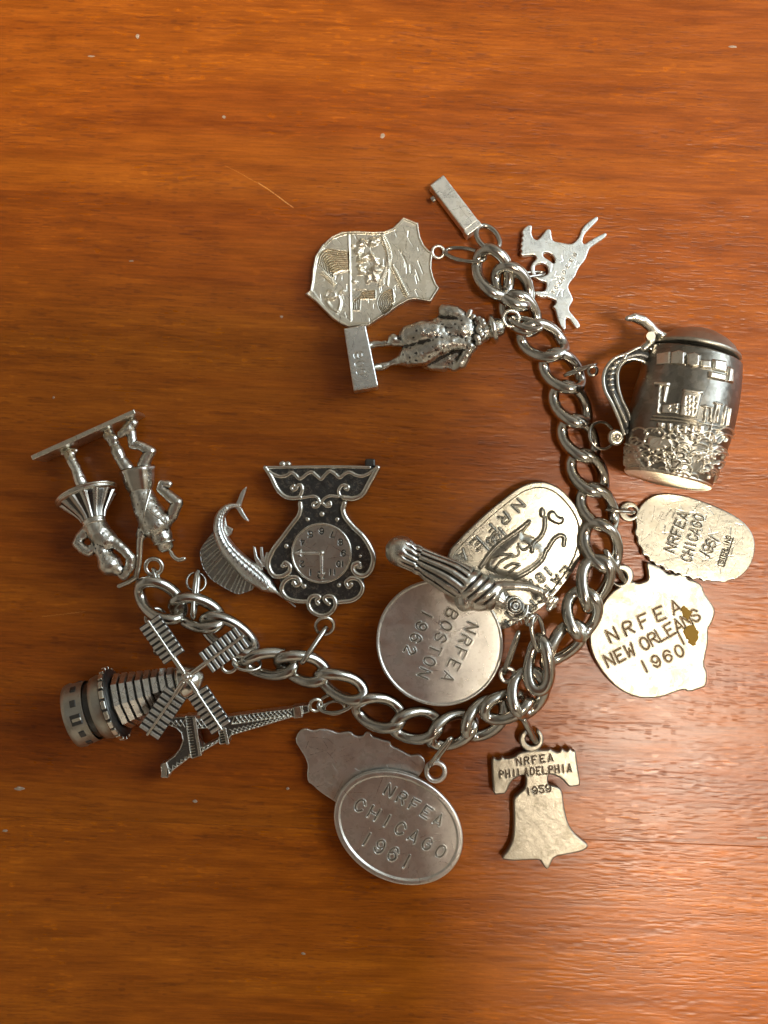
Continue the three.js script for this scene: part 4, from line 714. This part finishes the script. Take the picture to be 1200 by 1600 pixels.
// windmill
{
  const z = zm(80, 930, 3.75);
  const t = thing('windmill_charm', 'silver windmill lying on its side with four slatted sails', 'windmill charm', 240, 1070, 60);
  const o = [112, 50, 1121], d = [.954, .02, -.3], tur = (p, seg = 56, mod) => spin(o, d, p, seg, mod);
  part(t, 'base', tur([[0, .01], [0, 46], [1, 50], [8, 51], [10, 49.5], [30, 48], [33, 47.5]], 64), M.pewter);
  part(t, 'base_groove', tur([[33, 44], [42, 43.5]], 56), M.dark);
  part(t, 'base_band', tur([[42, 44], [44, 49], [52, 51], [60, 48], [66, 46]], 64), M.pewter);
  const win = []; // dark window recesses round the base
  const u = new THREE.Vector3(0, 1, 0), w = new THREE.Vector3(...d).normalize(), s = new THREE.Vector3().crossVectors(u, w).normalize(), v = new THREE.Vector3().crossVectors(w, s).normalize();
  const P = (tt, a, r) => { const c = Math.cos(a), e = Math.sin(a); return [o[0] + w.x * tt + (s.x * c + v.x * e) * r, o[1] + w.y * tt + (s.y * c + v.y * e) * r, o[2] + w.z * tt + (s.z * c + v.z * e) * r]; };
  const rad = (a) => new THREE.Quaternion().setFromRotationMatrix(new THREE.Matrix4().makeBasis(w.clone(), new THREE.Vector3(s.x * Math.cos(a) + v.x * Math.sin(a), s.y * Math.cos(a) + v.y * Math.sin(a), s.z * Math.cos(a) + v.z * Math.sin(a)), new THREE.Vector3(-s.x * Math.sin(a) + v.x * Math.cos(a), -s.y * Math.sin(a) + v.y * Math.cos(a), -s.z * Math.sin(a) + v.z * Math.cos(a))));
  const onSide = (tt, a, r, lx, ly, lz, rr = 1) => new RoundedBoxGeometry(lx, ly, lz, 2, rr).applyQuaternion(rad(a)).translate(...P(tt, a, r));
  for (const a of [30, 62, 92, 122, 152, 200, 240, 300, 340]) { const q = a * Math.PI / 180, big = a === 92; part(t, 'window', onSide(20, q, 49, big ? 17 : 9, 3, big ? 17 : 11, 1.2), M.dark); if (big) part(t, 'window_frame', onSide(21, q, 50, 14, 2.6, 5, 1), M.warm); }
  const gal = part(t, 'gallery', tur([[62, 40], [63, 53], [66, 54.5], [72, 54.5], [75, 53], [76, 40]], 64), M.dark);
  for (let i = 0; i < 22; i++) part(t, 'gallery_panel', onSide(69, i / 22 * 2 * Math.PI, 56.5, 7, 5, 12.5, 1.2), i % 2 ? M.figure : M.warm, gal);
  part(t, 'tower_core', hard(tur([[75, 38], [180, 20]], 8)), M.dark);
  for (let i = 0; i < 8; i++) { const t0 = 80 + i * 12, r0 = 45 - i * 2.35, k = 1; part(t, 'weatherboard', hard(tur([[t0, r0 - 5], [t0 + .4, r0], [t0 + 8.6, r0 - 1.5], [t0 + 9, r0 - 6]], 8)), M.bright); }
  part(t, 'cap', tur([[176, .01], [176, 26], [182, 28], [194, 25], [206, 18], [214, 8], [216, .01]], 36), M.figure);
  part(t, 'loop', ring(356, 46, 1041, 11.5, 3.4, [.2, .9, .1]), M.figure);
  part(t, 'jump_ring', ring2([362, 46, 1037], [404, 34, 1042], 12, 2.8, 35), M.chain);
  const hub = [300.5, 1050.5], H = 104;
  part(t, 'axle', new THREE.CylinderGeometry(5, 6, 50, 16).translate(hub[0], H - 25, hub[1]), M.figure);
  part(t, 'hub', merge(new THREE.SphereGeometry(6, 18, 12).translate(hub[0], H + 4, hub[1]), new THREE.SphereGeometry(9, 18, 12).scale(1, .6, 1).translate(hub[0], H - 1, hub[1])), M.figure);
  for (const [tx, ty, w1, s0] of [[608, 134, 18, .33], [1146, 220, 18, .32], [1024, 750, 17, .28], [603, 780, 17.5, .28]]) {
    const [p] = z([tx, ty]), dx = p[0] - hub[0], dy = p[1] - hub[1], LL = Math.hypot(dx, dy), deg = Math.atan2(dy, dx) * 180 / Math.PI, ux = dx / LL, uy = dy / LL, hh = H - 2;
    const sail = part(t, 'sail', merge(wire([[hub[0], H + 1, hub[1]], [hub[0] + dx * .5, hh + 4, hub[1] + dy * .5], [p[0], hh + 3, p[1]]], 2.3, 12, 8), wire([[hub[0] + dx * .1, H, hub[1] + dy * .1], [hub[0] + dx * s0, H, hub[1] + dy * s0]], 4.2, 8, 10)), M.figure);
    part(t, 'sail_cloth', box([hub[0] + ux * LL * (1 + s0) / 2, hh - 3, hub[1] + uy * LL * (1 + s0) / 2], LL * (1 - s0), w1 * 2 + 1, 3, deg, .8), M.dark, sail);
    for (let i = 0; i < 8; i++) for (const e of [-1, 1]) { const a = LL * (s0 + (1 - s0) * (i + .5) / 8), b = e * (w1 / 2 + 1.2); part(t, 'slat', box([hub[0] + ux * a - uy * b, hh, hub[1] + uy * a + ux * b], LL * (1 - s0) / 8 * .58, w1 - 2.4, 5, deg, 1), M.bright, sail); }
  }
  part(t, 'ring_link', ring(236, 30, 968, 15, 3.4, [.4, .8, .2]), M.chain);
  part(t, 'ring_link', ring(240, 22, 1018, 9, 4, [.9, .5, .2]), M.chain);
}
// lattice tower
{
  const z = zm(230, 1060, 3.636), c = (l) => curve2(z(l));
  const t = thing('lattice_tower_charm', 'tapering silver lattice tower with arched feet, lying beside the windmill', 'tower charm', 375, 1135, 34);
  const out = minus(sdPoly(z([74, 490, 98, 478, 150, 440, 185, 395, 200, 350, 192, 312, 165, 285, 125, 268, 60, 275, 20, 285, -10, 285, -12, 230, 60, 222, 215, 215, 218, 208, 272, 210, 275, 222, 380, 222, 385, 215, 430, 212, 440, 218, 500, 207, 660, 187, 820, 168, 832, 158, 880, 152, 918, 150, 922, 192, 885, 205, 882, 222, 838, 228, 825, 222, 660, 272, 480, 325, 462, 352, 466, 366, 415, 378, 405, 365, 306, 425, 310, 438, 255, 458, 245, 450, 160, 515, 128, 545, 120, 566, 82, 566])), sdPoly(z([286, 288, 395, 282, 408, 325, 400, 345, 310, 390, 298, 340])));
  const X = [], chain2 = (a0, a1, b0, b1, n) => { for (let i = 0; i < n; i++) { const f = (p, q, s) => [lerp(p[0], q[0], s), lerp(p[1], q[1], s)], s = i / n, e = (i + 1) / n; X.push(z([...f(a0, a1, s), ...f(b0, b1, e)]), z([...f(b0, b1, s), ...f(a0, a1, e)])); } };
  chain2([135, 240], [215, 232], [140, 268], [215, 275], 3); chain2([280, 230], [385, 230], [285, 278], [390, 272], 4); chain2([315, 418], [405, 360], [300, 378], [398, 335], 4); chain2([120, 510], [240, 430], [150, 550], [250, 450], 5); chain2([505, 220], [820, 178], [500, 250], [820, 200], 13); chain2([480, 315], [820, 218], [470, 290], [820, 205], 14);
  for (let i = 0; i < 14; i++) { const a = i / 13; X.push(z([222 + a * 32, 228 + a * 205, 244 + a * 30, 224 + a * 205])); }
  for (let i = 0; i < 6; i++) { const a = i / 5; X.push(z([408 + a * 16, 285 + a * 70, 432 + a * 16, 280 + a * 70])); }
  const edges = [z([500, 210, 820, 170]), z([500, 205, 480, 260, 820, 208]), z([470, 345, 640, 280, 825, 222]), c([98, 480, 150, 442, 185, 395, 201, 350, 192, 312, 165, 285, 125, 268]), z([262, 212, 300, 438]), z([218, 210, 250, 455]), z([440, 280, 462, 362]), z([400, 280, 412, 370]), z([110, 480, 130, 545]), z([830, 160, 838, 226]), z([880, 152, 884, 222])];
  const rel = sum(strokes(edges, 1.5, 2.6), strokes(X, 1.05, 2.2)), frame = inset(out, 0);
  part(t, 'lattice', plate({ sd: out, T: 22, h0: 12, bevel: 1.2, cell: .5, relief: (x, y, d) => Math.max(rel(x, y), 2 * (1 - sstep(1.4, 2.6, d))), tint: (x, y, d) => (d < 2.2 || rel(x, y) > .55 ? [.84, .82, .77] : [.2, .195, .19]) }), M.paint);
  part(t, 'platform', box([...((p) => [p[0], 36, p[1]])(at1(z, 287, 325))], 5, 62, 9, -9, 1.2), M.figure);
  part(t, 'platform', box([...((p) => [p[0], 36, p[1]])(at1(z, 452, 325))], 5, 26, 9, -12, 1.2), M.figure);
  part(t, 'foot', box([...((p) => [p[0], 24, p[1]])(at1(z, 98, 522))], 9, 23, 24, 7, 1.5), M.figure);
  part(t, 'top_block', box([...((p) => [p[0], 26, p[1]])(at1(z, 857, 190))], 12, 18, 24, -10, 1.2), M.figure);
  part(t, 'loop', ring(493, 26, 1103, 9.5, 3, [.3, 1, .2]), M.figure);
  part(t, 'jump_ring', ring2([497, 26, 1104], [552, 34, 1094], 15, 3.3, 22), M.chain);
  part(t, 'jump_ring', ring(522, 22, 1108, 16, 3.2, [.05, 1, .3], .7), M.chain);
}
// dancing couple
{
  const z = zm(40, 630, 4.444), q = (l) => { const o = []; for (let i = 0; i < l.length; i += 4) { const [p] = z([l[i], l[i + 1]]); o.push([p[0], l[i + 2], p[1], l[i + 3]]); } return o; };
  const B = (x, y, h, r, s) => { const [p] = z([x, y]); return ball(p[0], h, p[1], r, s); };
  const A = (x, y, h) => { const [p] = z([x, y]); return [p[0], h, p[1]]; };
  const t = thing('dancing_couple_charm', 'silver dancing couple in folk dress upside down on an edge standing base', 'figurine', 170, 780, 40);
  part(t, 'base', box(A(436, 228, 36), 174, 7.5, 66, -24.3, 1.5), M.warm);
  const noise = (x, y, zz) => .7 * (n3(x * .25, y * .25, zz * .25) - .5);
  // woman
  const hem = at1(z, 423, 640), wst = at1(z, 494, 838), dl = Math.hypot(wst[0] - hem[0], wst[1] - hem[1]), dir = [(wst[0] - hem[0]) / dl, .36, (wst[1] - hem[1]) / dl];
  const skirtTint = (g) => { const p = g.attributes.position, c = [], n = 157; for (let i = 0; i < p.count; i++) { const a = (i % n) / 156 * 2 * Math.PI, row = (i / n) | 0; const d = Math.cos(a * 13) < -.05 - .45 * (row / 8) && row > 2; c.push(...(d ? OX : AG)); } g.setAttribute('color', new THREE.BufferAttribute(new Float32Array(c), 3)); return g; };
  const fold = (k) => (a, s) => 1 + .085 * (1 - s * .6) * (Math.cos(a * 13) > .1 ? Math.sqrt(Math.abs(Math.cos(a * 13))) : -.6);
  const skirt = part(t, 'skirt', skirtTint(spin([hem[0], 36, hem[1]], dir, [[3, .01], [2, 38], [0, 45], [4, 45], [10, 40], [18, 34], [27, 27], [36, 21], [dl, 17.5]], 156, fold(), .78)), M.paint);
  part(t, 'hem_band', spin([hem[0], 36, hem[1]], dir, [[-3, 44], [-3, 49], [-1, 51.5], [1, 51.5], [2.5, 47.5], [4, 50], [6, 49.5], [7, 43]], 64, null, .78), M.figure, skirt);
  part(t, 'waist_band', spin([wst[0] - dir[0] * 3, 52, wst[1] - dir[2] * 3], dir, [[-4, 17], [-3, 19.5], [0, 20], [2, 18.5], [4, 19.5], [6, 18], [7, 14]], 40, null, .8), M.figure, skirt);
  const wom = join(3.5, limb(q([495, 850, 42, 16, 530, 905, 44, 16.5, 575, 950, 44, 15])), limb(q([440, 885, 42, 8, 395, 930, 44, 6.5, 378, 972, 46, 6.5, 420, 1010, 48, 6.5, 460, 1028, 48, 6.5, 515, 985, 46, 6.5])), limb(q([580, 930, 46, 9, 640, 965, 48, 7, 700, 1015, 48, 6, 745, 1068, 47, 5.5, 740, 1130, 46, 5.5, 690, 1195, 44, 5.5])), limb(q([560, 970, 44, 7, 590, 1060, 44, 7])), B(598, 1115, 44, 16.5), B(548, 1022, 46, 11), B(575, 1075, 48, 11), limb(q([600, 1090, 46, 9, 650, 1150, 44, 9])));
  const wf = (x, y, zz) => wom(x, y - 7, zz) + noise(x, y, zz) - 1.9;
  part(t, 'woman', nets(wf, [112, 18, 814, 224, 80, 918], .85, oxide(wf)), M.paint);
  const wl = join(3, limb(q([290, 345, 34, 8, 315, 400, 36, 9, 345, 450, 38, 8.5, 375, 530, 40, 10, 410, 610, 40, 10])), limb(q([255, 345, 34, 5, 335, 330, 34, 5])));
  part(t, 'leg', nets((x, y, zz) => wl(x, y, zz) + noise(x, y, zz), [86, 16, 694, 146, 60, 782], .85), M.figure);
  // man
  const mh = at1(z, 772, 452), mw = at1(z, 805, 628), ml = Math.hypot(mw[0] - mh[0], mw[1] - mh[1]), md = [(mw[0] - mh[0]) / ml, 0, (mw[1] - mh[1]) / ml];
  const coat = part(t, 'coat_skirt', spin([mh[0], 40, mh[1]], md, [[3, .01], [2, 20], [-1, 26.5], [3, 28.5], [8, 26], [14, 25], [26, 23], [ml, 17]], 60, (a, s) => 1 + .03 * Math.cos(a * 6), .85), M.figure);
  part(t, 'belt', spin([mw[0], 40, mw[1]], md, [[-2, 15], [-1.5, 18.5], [1, 18.5], [2, 15]], 36, null, .85), M.dark, coat);
  const man = join(3.5, limb(q([808, 640, 40, 17, 850, 740, 42, 20, 905, 830, 42, 23])), limb(q([960, 835, 42, 9, 1020, 780, 44, 7.5, 1058, 690, 46, 7.5, 1000, 640, 46, 6.5, 945, 595, 46, 5, 955, 560, 46, 4.5, 1000, 562, 46, 4])), limb(q([845, 790, 44, 8, 825, 870, 46, 7, 810, 915, 46, 7])), limb(q([930, 850, 42, 11, 945, 900, 42, 12])), B(950, 930, 43, 14.5), B(900, 880, 44, 12));
  const mf = (x, y, zz) => man(x, y, zz) + noise(x, y, zz) - 1.9;
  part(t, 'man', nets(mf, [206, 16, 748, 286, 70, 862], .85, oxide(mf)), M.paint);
  const la = join(3, limb(q([575, 200, 38, 7, 590, 235, 40, 7.5, 620, 290, 40, 6.5, 640, 335, 42, 8.5, 665, 390, 42, 7.5, 710, 450, 42, 9])), limb(q([560, 225, 38, 5, 615, 245, 42, 6]))), lb = join(3, limb(q([745, 140, 42, 8, 710, 185, 44, 8, 670, 215, 44, 5])), limb(q([735, 190, 42, 6, 750, 290, 44, 6, 800, 295, 44, 6, 870, 335, 42, 7.5, 840, 385, 42, 8, 820, 430, 42, 8])));
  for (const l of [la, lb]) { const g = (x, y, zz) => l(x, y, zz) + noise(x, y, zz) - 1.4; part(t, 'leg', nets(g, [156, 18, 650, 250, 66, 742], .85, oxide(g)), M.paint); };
  part(t, 'strap', wire([A(772, 655, 55), A(840, 710, 60), A(910, 770, 63), A(985, 825, 61)], 2.4, 24, 8), M.figure);
  part(t, 'strap', wire([A(880, 610, 55), A(865, 680, 60), A(848, 760, 63), A(840, 830, 60)], 2.4, 24, 8), M.figure);
  const hat = part(t, 'hat', spin(A(962, 955, 42), [.24, 0, .97], [[0, .01], [0, 15], [2, 18], [4.5, 17], [5, 13.5], [12, 13], [17, 9], [18.5, .01]], 32), M.figure);
  part(t, 'feather', wire([A(1015, 1035, 46), A(1040, 1068, 48), A(1075, 1085, 48), A(1105, 1078, 47)], 3.6, 20, 10), M.figure, hat);
  part(t, 'stick', nets(limb([...q([815, 890, 48, 6.2, 802, 960, 48, 6, 796, 1040, 46, 5.6, 788, 1120, 44, 5.4, 768, 1205, 40, 5, 715, 1240, 38, 4.6, 645, 1272, 36, 4])]), [178, 24, 820, 232, 60, 924], .9), M.figure);
  part(t, 'loop', ring(...A(893, 1135, 42), 12.5, 3.8, [.1, 1, .1]), M.figure);
  part(t, 'jump_ring', ring2([240, 42, 888], [252, 42, 916], 6, 2.6, 80), M.chain);
}
// robed figure
{
  const z = zm(600, 820, 4.286), q = (l) => { const o = []; for (let i = 0; i < l.length; i += 4) { const [p] = z([l[i], l[i + 1]]); o.push([p[0], l[i + 2], p[1], l[i + 3]]); } return o; };
  const B = (x, y, h, r, s) => { const [p] = z([x, y]); return ball(p[0], h, p[1], r, s); };
  const A = (x, y, h) => { const [p] = z([x, y]); return [p[0], h, p[1]]; };
  const t = thing('robed_statue_charm', 'silver robed statue with crown and raised torch lying across two medallions', 'statuette', 730, 905, 75);
  const p0 = A(95, 180, 64), p1 = A(740, 470, 68), ex = p1[0] - p0[0], ez = p1[2] - p0[2], EL = Math.hypot(ex, ez), dx = ex / EL, dz = ez / EL;
  const core = limb(q([112, 178, 64, 23, 230, 235, 64, 20.5, 330, 290, 66, 23, 450, 350, 68, 26.5, 600, 425, 68, 27, 700, 460, 68, 22.5, 760, 490, 68, 15]));
  let depth = 0;
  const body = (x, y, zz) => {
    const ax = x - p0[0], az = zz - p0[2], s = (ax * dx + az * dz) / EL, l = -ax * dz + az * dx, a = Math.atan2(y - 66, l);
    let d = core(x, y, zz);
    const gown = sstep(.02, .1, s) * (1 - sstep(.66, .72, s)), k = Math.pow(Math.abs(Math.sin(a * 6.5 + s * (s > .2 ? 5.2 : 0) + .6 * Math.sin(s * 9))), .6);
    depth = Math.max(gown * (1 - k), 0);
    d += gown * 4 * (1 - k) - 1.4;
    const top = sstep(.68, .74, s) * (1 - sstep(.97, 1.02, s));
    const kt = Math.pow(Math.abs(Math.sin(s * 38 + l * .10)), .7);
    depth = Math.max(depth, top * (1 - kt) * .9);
    d += top * 2.4 * (1 - kt);
    d += 2 * Math.exp(-Math.pow((s - .2 - l * .0035) * 40, 2));
    return d;
  };
  const extra = join(4, limb(q([745, 430, 72, 11, 800, 408, 76, 8, 870, 408, 78, 7.2, 960, 415, 78, 6.4, 1040, 440, 78, 6.4, 1070, 462, 78, 6.6])), limb(q([700, 530, 66, 12, 640, 540, 70, 10, 590, 535, 72, 9])), B(545, 512, 72, 16.5), limb(q([760, 490, 70, 12, 810, 520, 74, 10])));
  const fb = (x, y, zz) => smin(body(x, y, zz), extra(x, y, zz), 4);
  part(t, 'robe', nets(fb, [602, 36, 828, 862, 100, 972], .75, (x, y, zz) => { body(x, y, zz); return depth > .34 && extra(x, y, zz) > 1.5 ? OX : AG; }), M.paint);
  const head = join(3, B(868, 538, 76, 15), limb(q([830, 515, 74, 11, 860, 545, 78, 12, 900, 560, 76, 11])), B(880, 520, 84, 5), B(862, 545, 90, 5.5));
  const hair = (x, y, zz) => .8 * Math.sin(Math.hypot(x - A(872, 536, 0)[0], zz - A(872, 536, 0)[2]) * 1.25);
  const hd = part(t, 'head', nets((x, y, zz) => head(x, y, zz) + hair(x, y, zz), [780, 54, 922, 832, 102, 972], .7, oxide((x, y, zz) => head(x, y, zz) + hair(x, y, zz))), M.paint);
  part(t, 'crown', tube([A(812, 585, 76), A(845, 620, 82), A(895, 630, 84), A(945, 595, 82), A(960, 540, 76)], 3, false, 30, 8), M.figure, hd);
  for (let i = 0; i < 6; i++) { const a = (20 + i * 17) * Math.PI / 180, b = A(885, 560, 80), R = 21; part(t, 'crown_ray', new THREE.ConeGeometry(3.4, 11, 8).rotateZ(-Math.PI / 2).rotateY(-a).translate(b[0] + Math.cos(a) * R * .98, 80, b[2] + Math.sin(a) * R * .98), M.figure, hd); }
  const torch = join(2, limb(q([1068, 455, 78, 7, 1095, 495, 76, 8, 1130, 540, 74, 6])), limb(q([1062, 492, 80, 3.4, 1088, 450, 82, 3.4])), limb(q([1078, 510, 80, 3.4, 1108, 472, 82, 3.4])), limb(q([1098, 530, 79, 3.4, 1128, 492, 80, 3.4])), limb(q([1105, 560, 76, 5, 1150, 500, 76, 5])));
  part(t, 'torch', nets(torch, [836, 58, 912, 878, 96, 962], .7), M.figure);
  part(t, 'loop', ring(...A(985, 640, 74), 9, 3, [.5, .6, .5]), M.figure);
  part(t, 'jump_ring', ring2([836, 74, 962], [846, 66, 1018], 13, 3.7, 40), M.chain);
}
// lint and crumbs on the table
{
  const lint = silver(1, 1, 1, .9, 1e-6, 0); lint.color.setRGB(.42, .30, .22);
  const spots = [[215, 57, 5, 6, 'at the upper left edge of the table'], [143, 88, 9, 2, 'left of the topmost crumb'], [350, 183, 5, 4, 'above and left of the shield charm'], [598, 212, 6, 6, 'straight above the shield charm'], [305, 1252, 6, 4, 'below the lattice tower'], [450, 1232, 4, 3, 'left of the map charm'], [440, 495, 4, 3, 'left of the shield charm'], [84, 621, 3, 3, 'above the base of the dancing couple'], [1190, 1309, 12, 3, 'at the right edge beside the bell'], [474, 1490, 5, 3, 'near the lower edge of the table'], [205, 408, 6, 2, 'on the open wood left of the shield'], [1145, 73, 10, 3, 'near the upper right corner'], [8, 1298, 7, 3, 'at the lower left edge'], [30, 1232, 12, 5, 'smeared by the left edge under the windmill']];
  for (const [x, y, a, b, where] of spots) {
    const t = thing('lint_speck', 'tiny pale speck of lint ' + where, 'lint', x, y, 0, 'pale specks on the table');
    const g = new THREE.IcosahedronGeometry(1, 2), p = g.attributes.position, sd = rnd() * 99;
    for (let i = 0; i < p.count; i++) { const k = .6 + .8 * n3(p.getX(i) * 1.6 + sd, p.getY(i) * 1.6, p.getZ(i) * 1.6); p.setXYZ(i, p.getX(i) * k * a * .6 + x, p.getY(i) * k * .7 + .3, p.getZ(i) * k * b * .6 + y); }
    g.computeVertexNormals();
    part(t, 'fluff', g, lint);
  }
}
renderer.render(scene, camera);
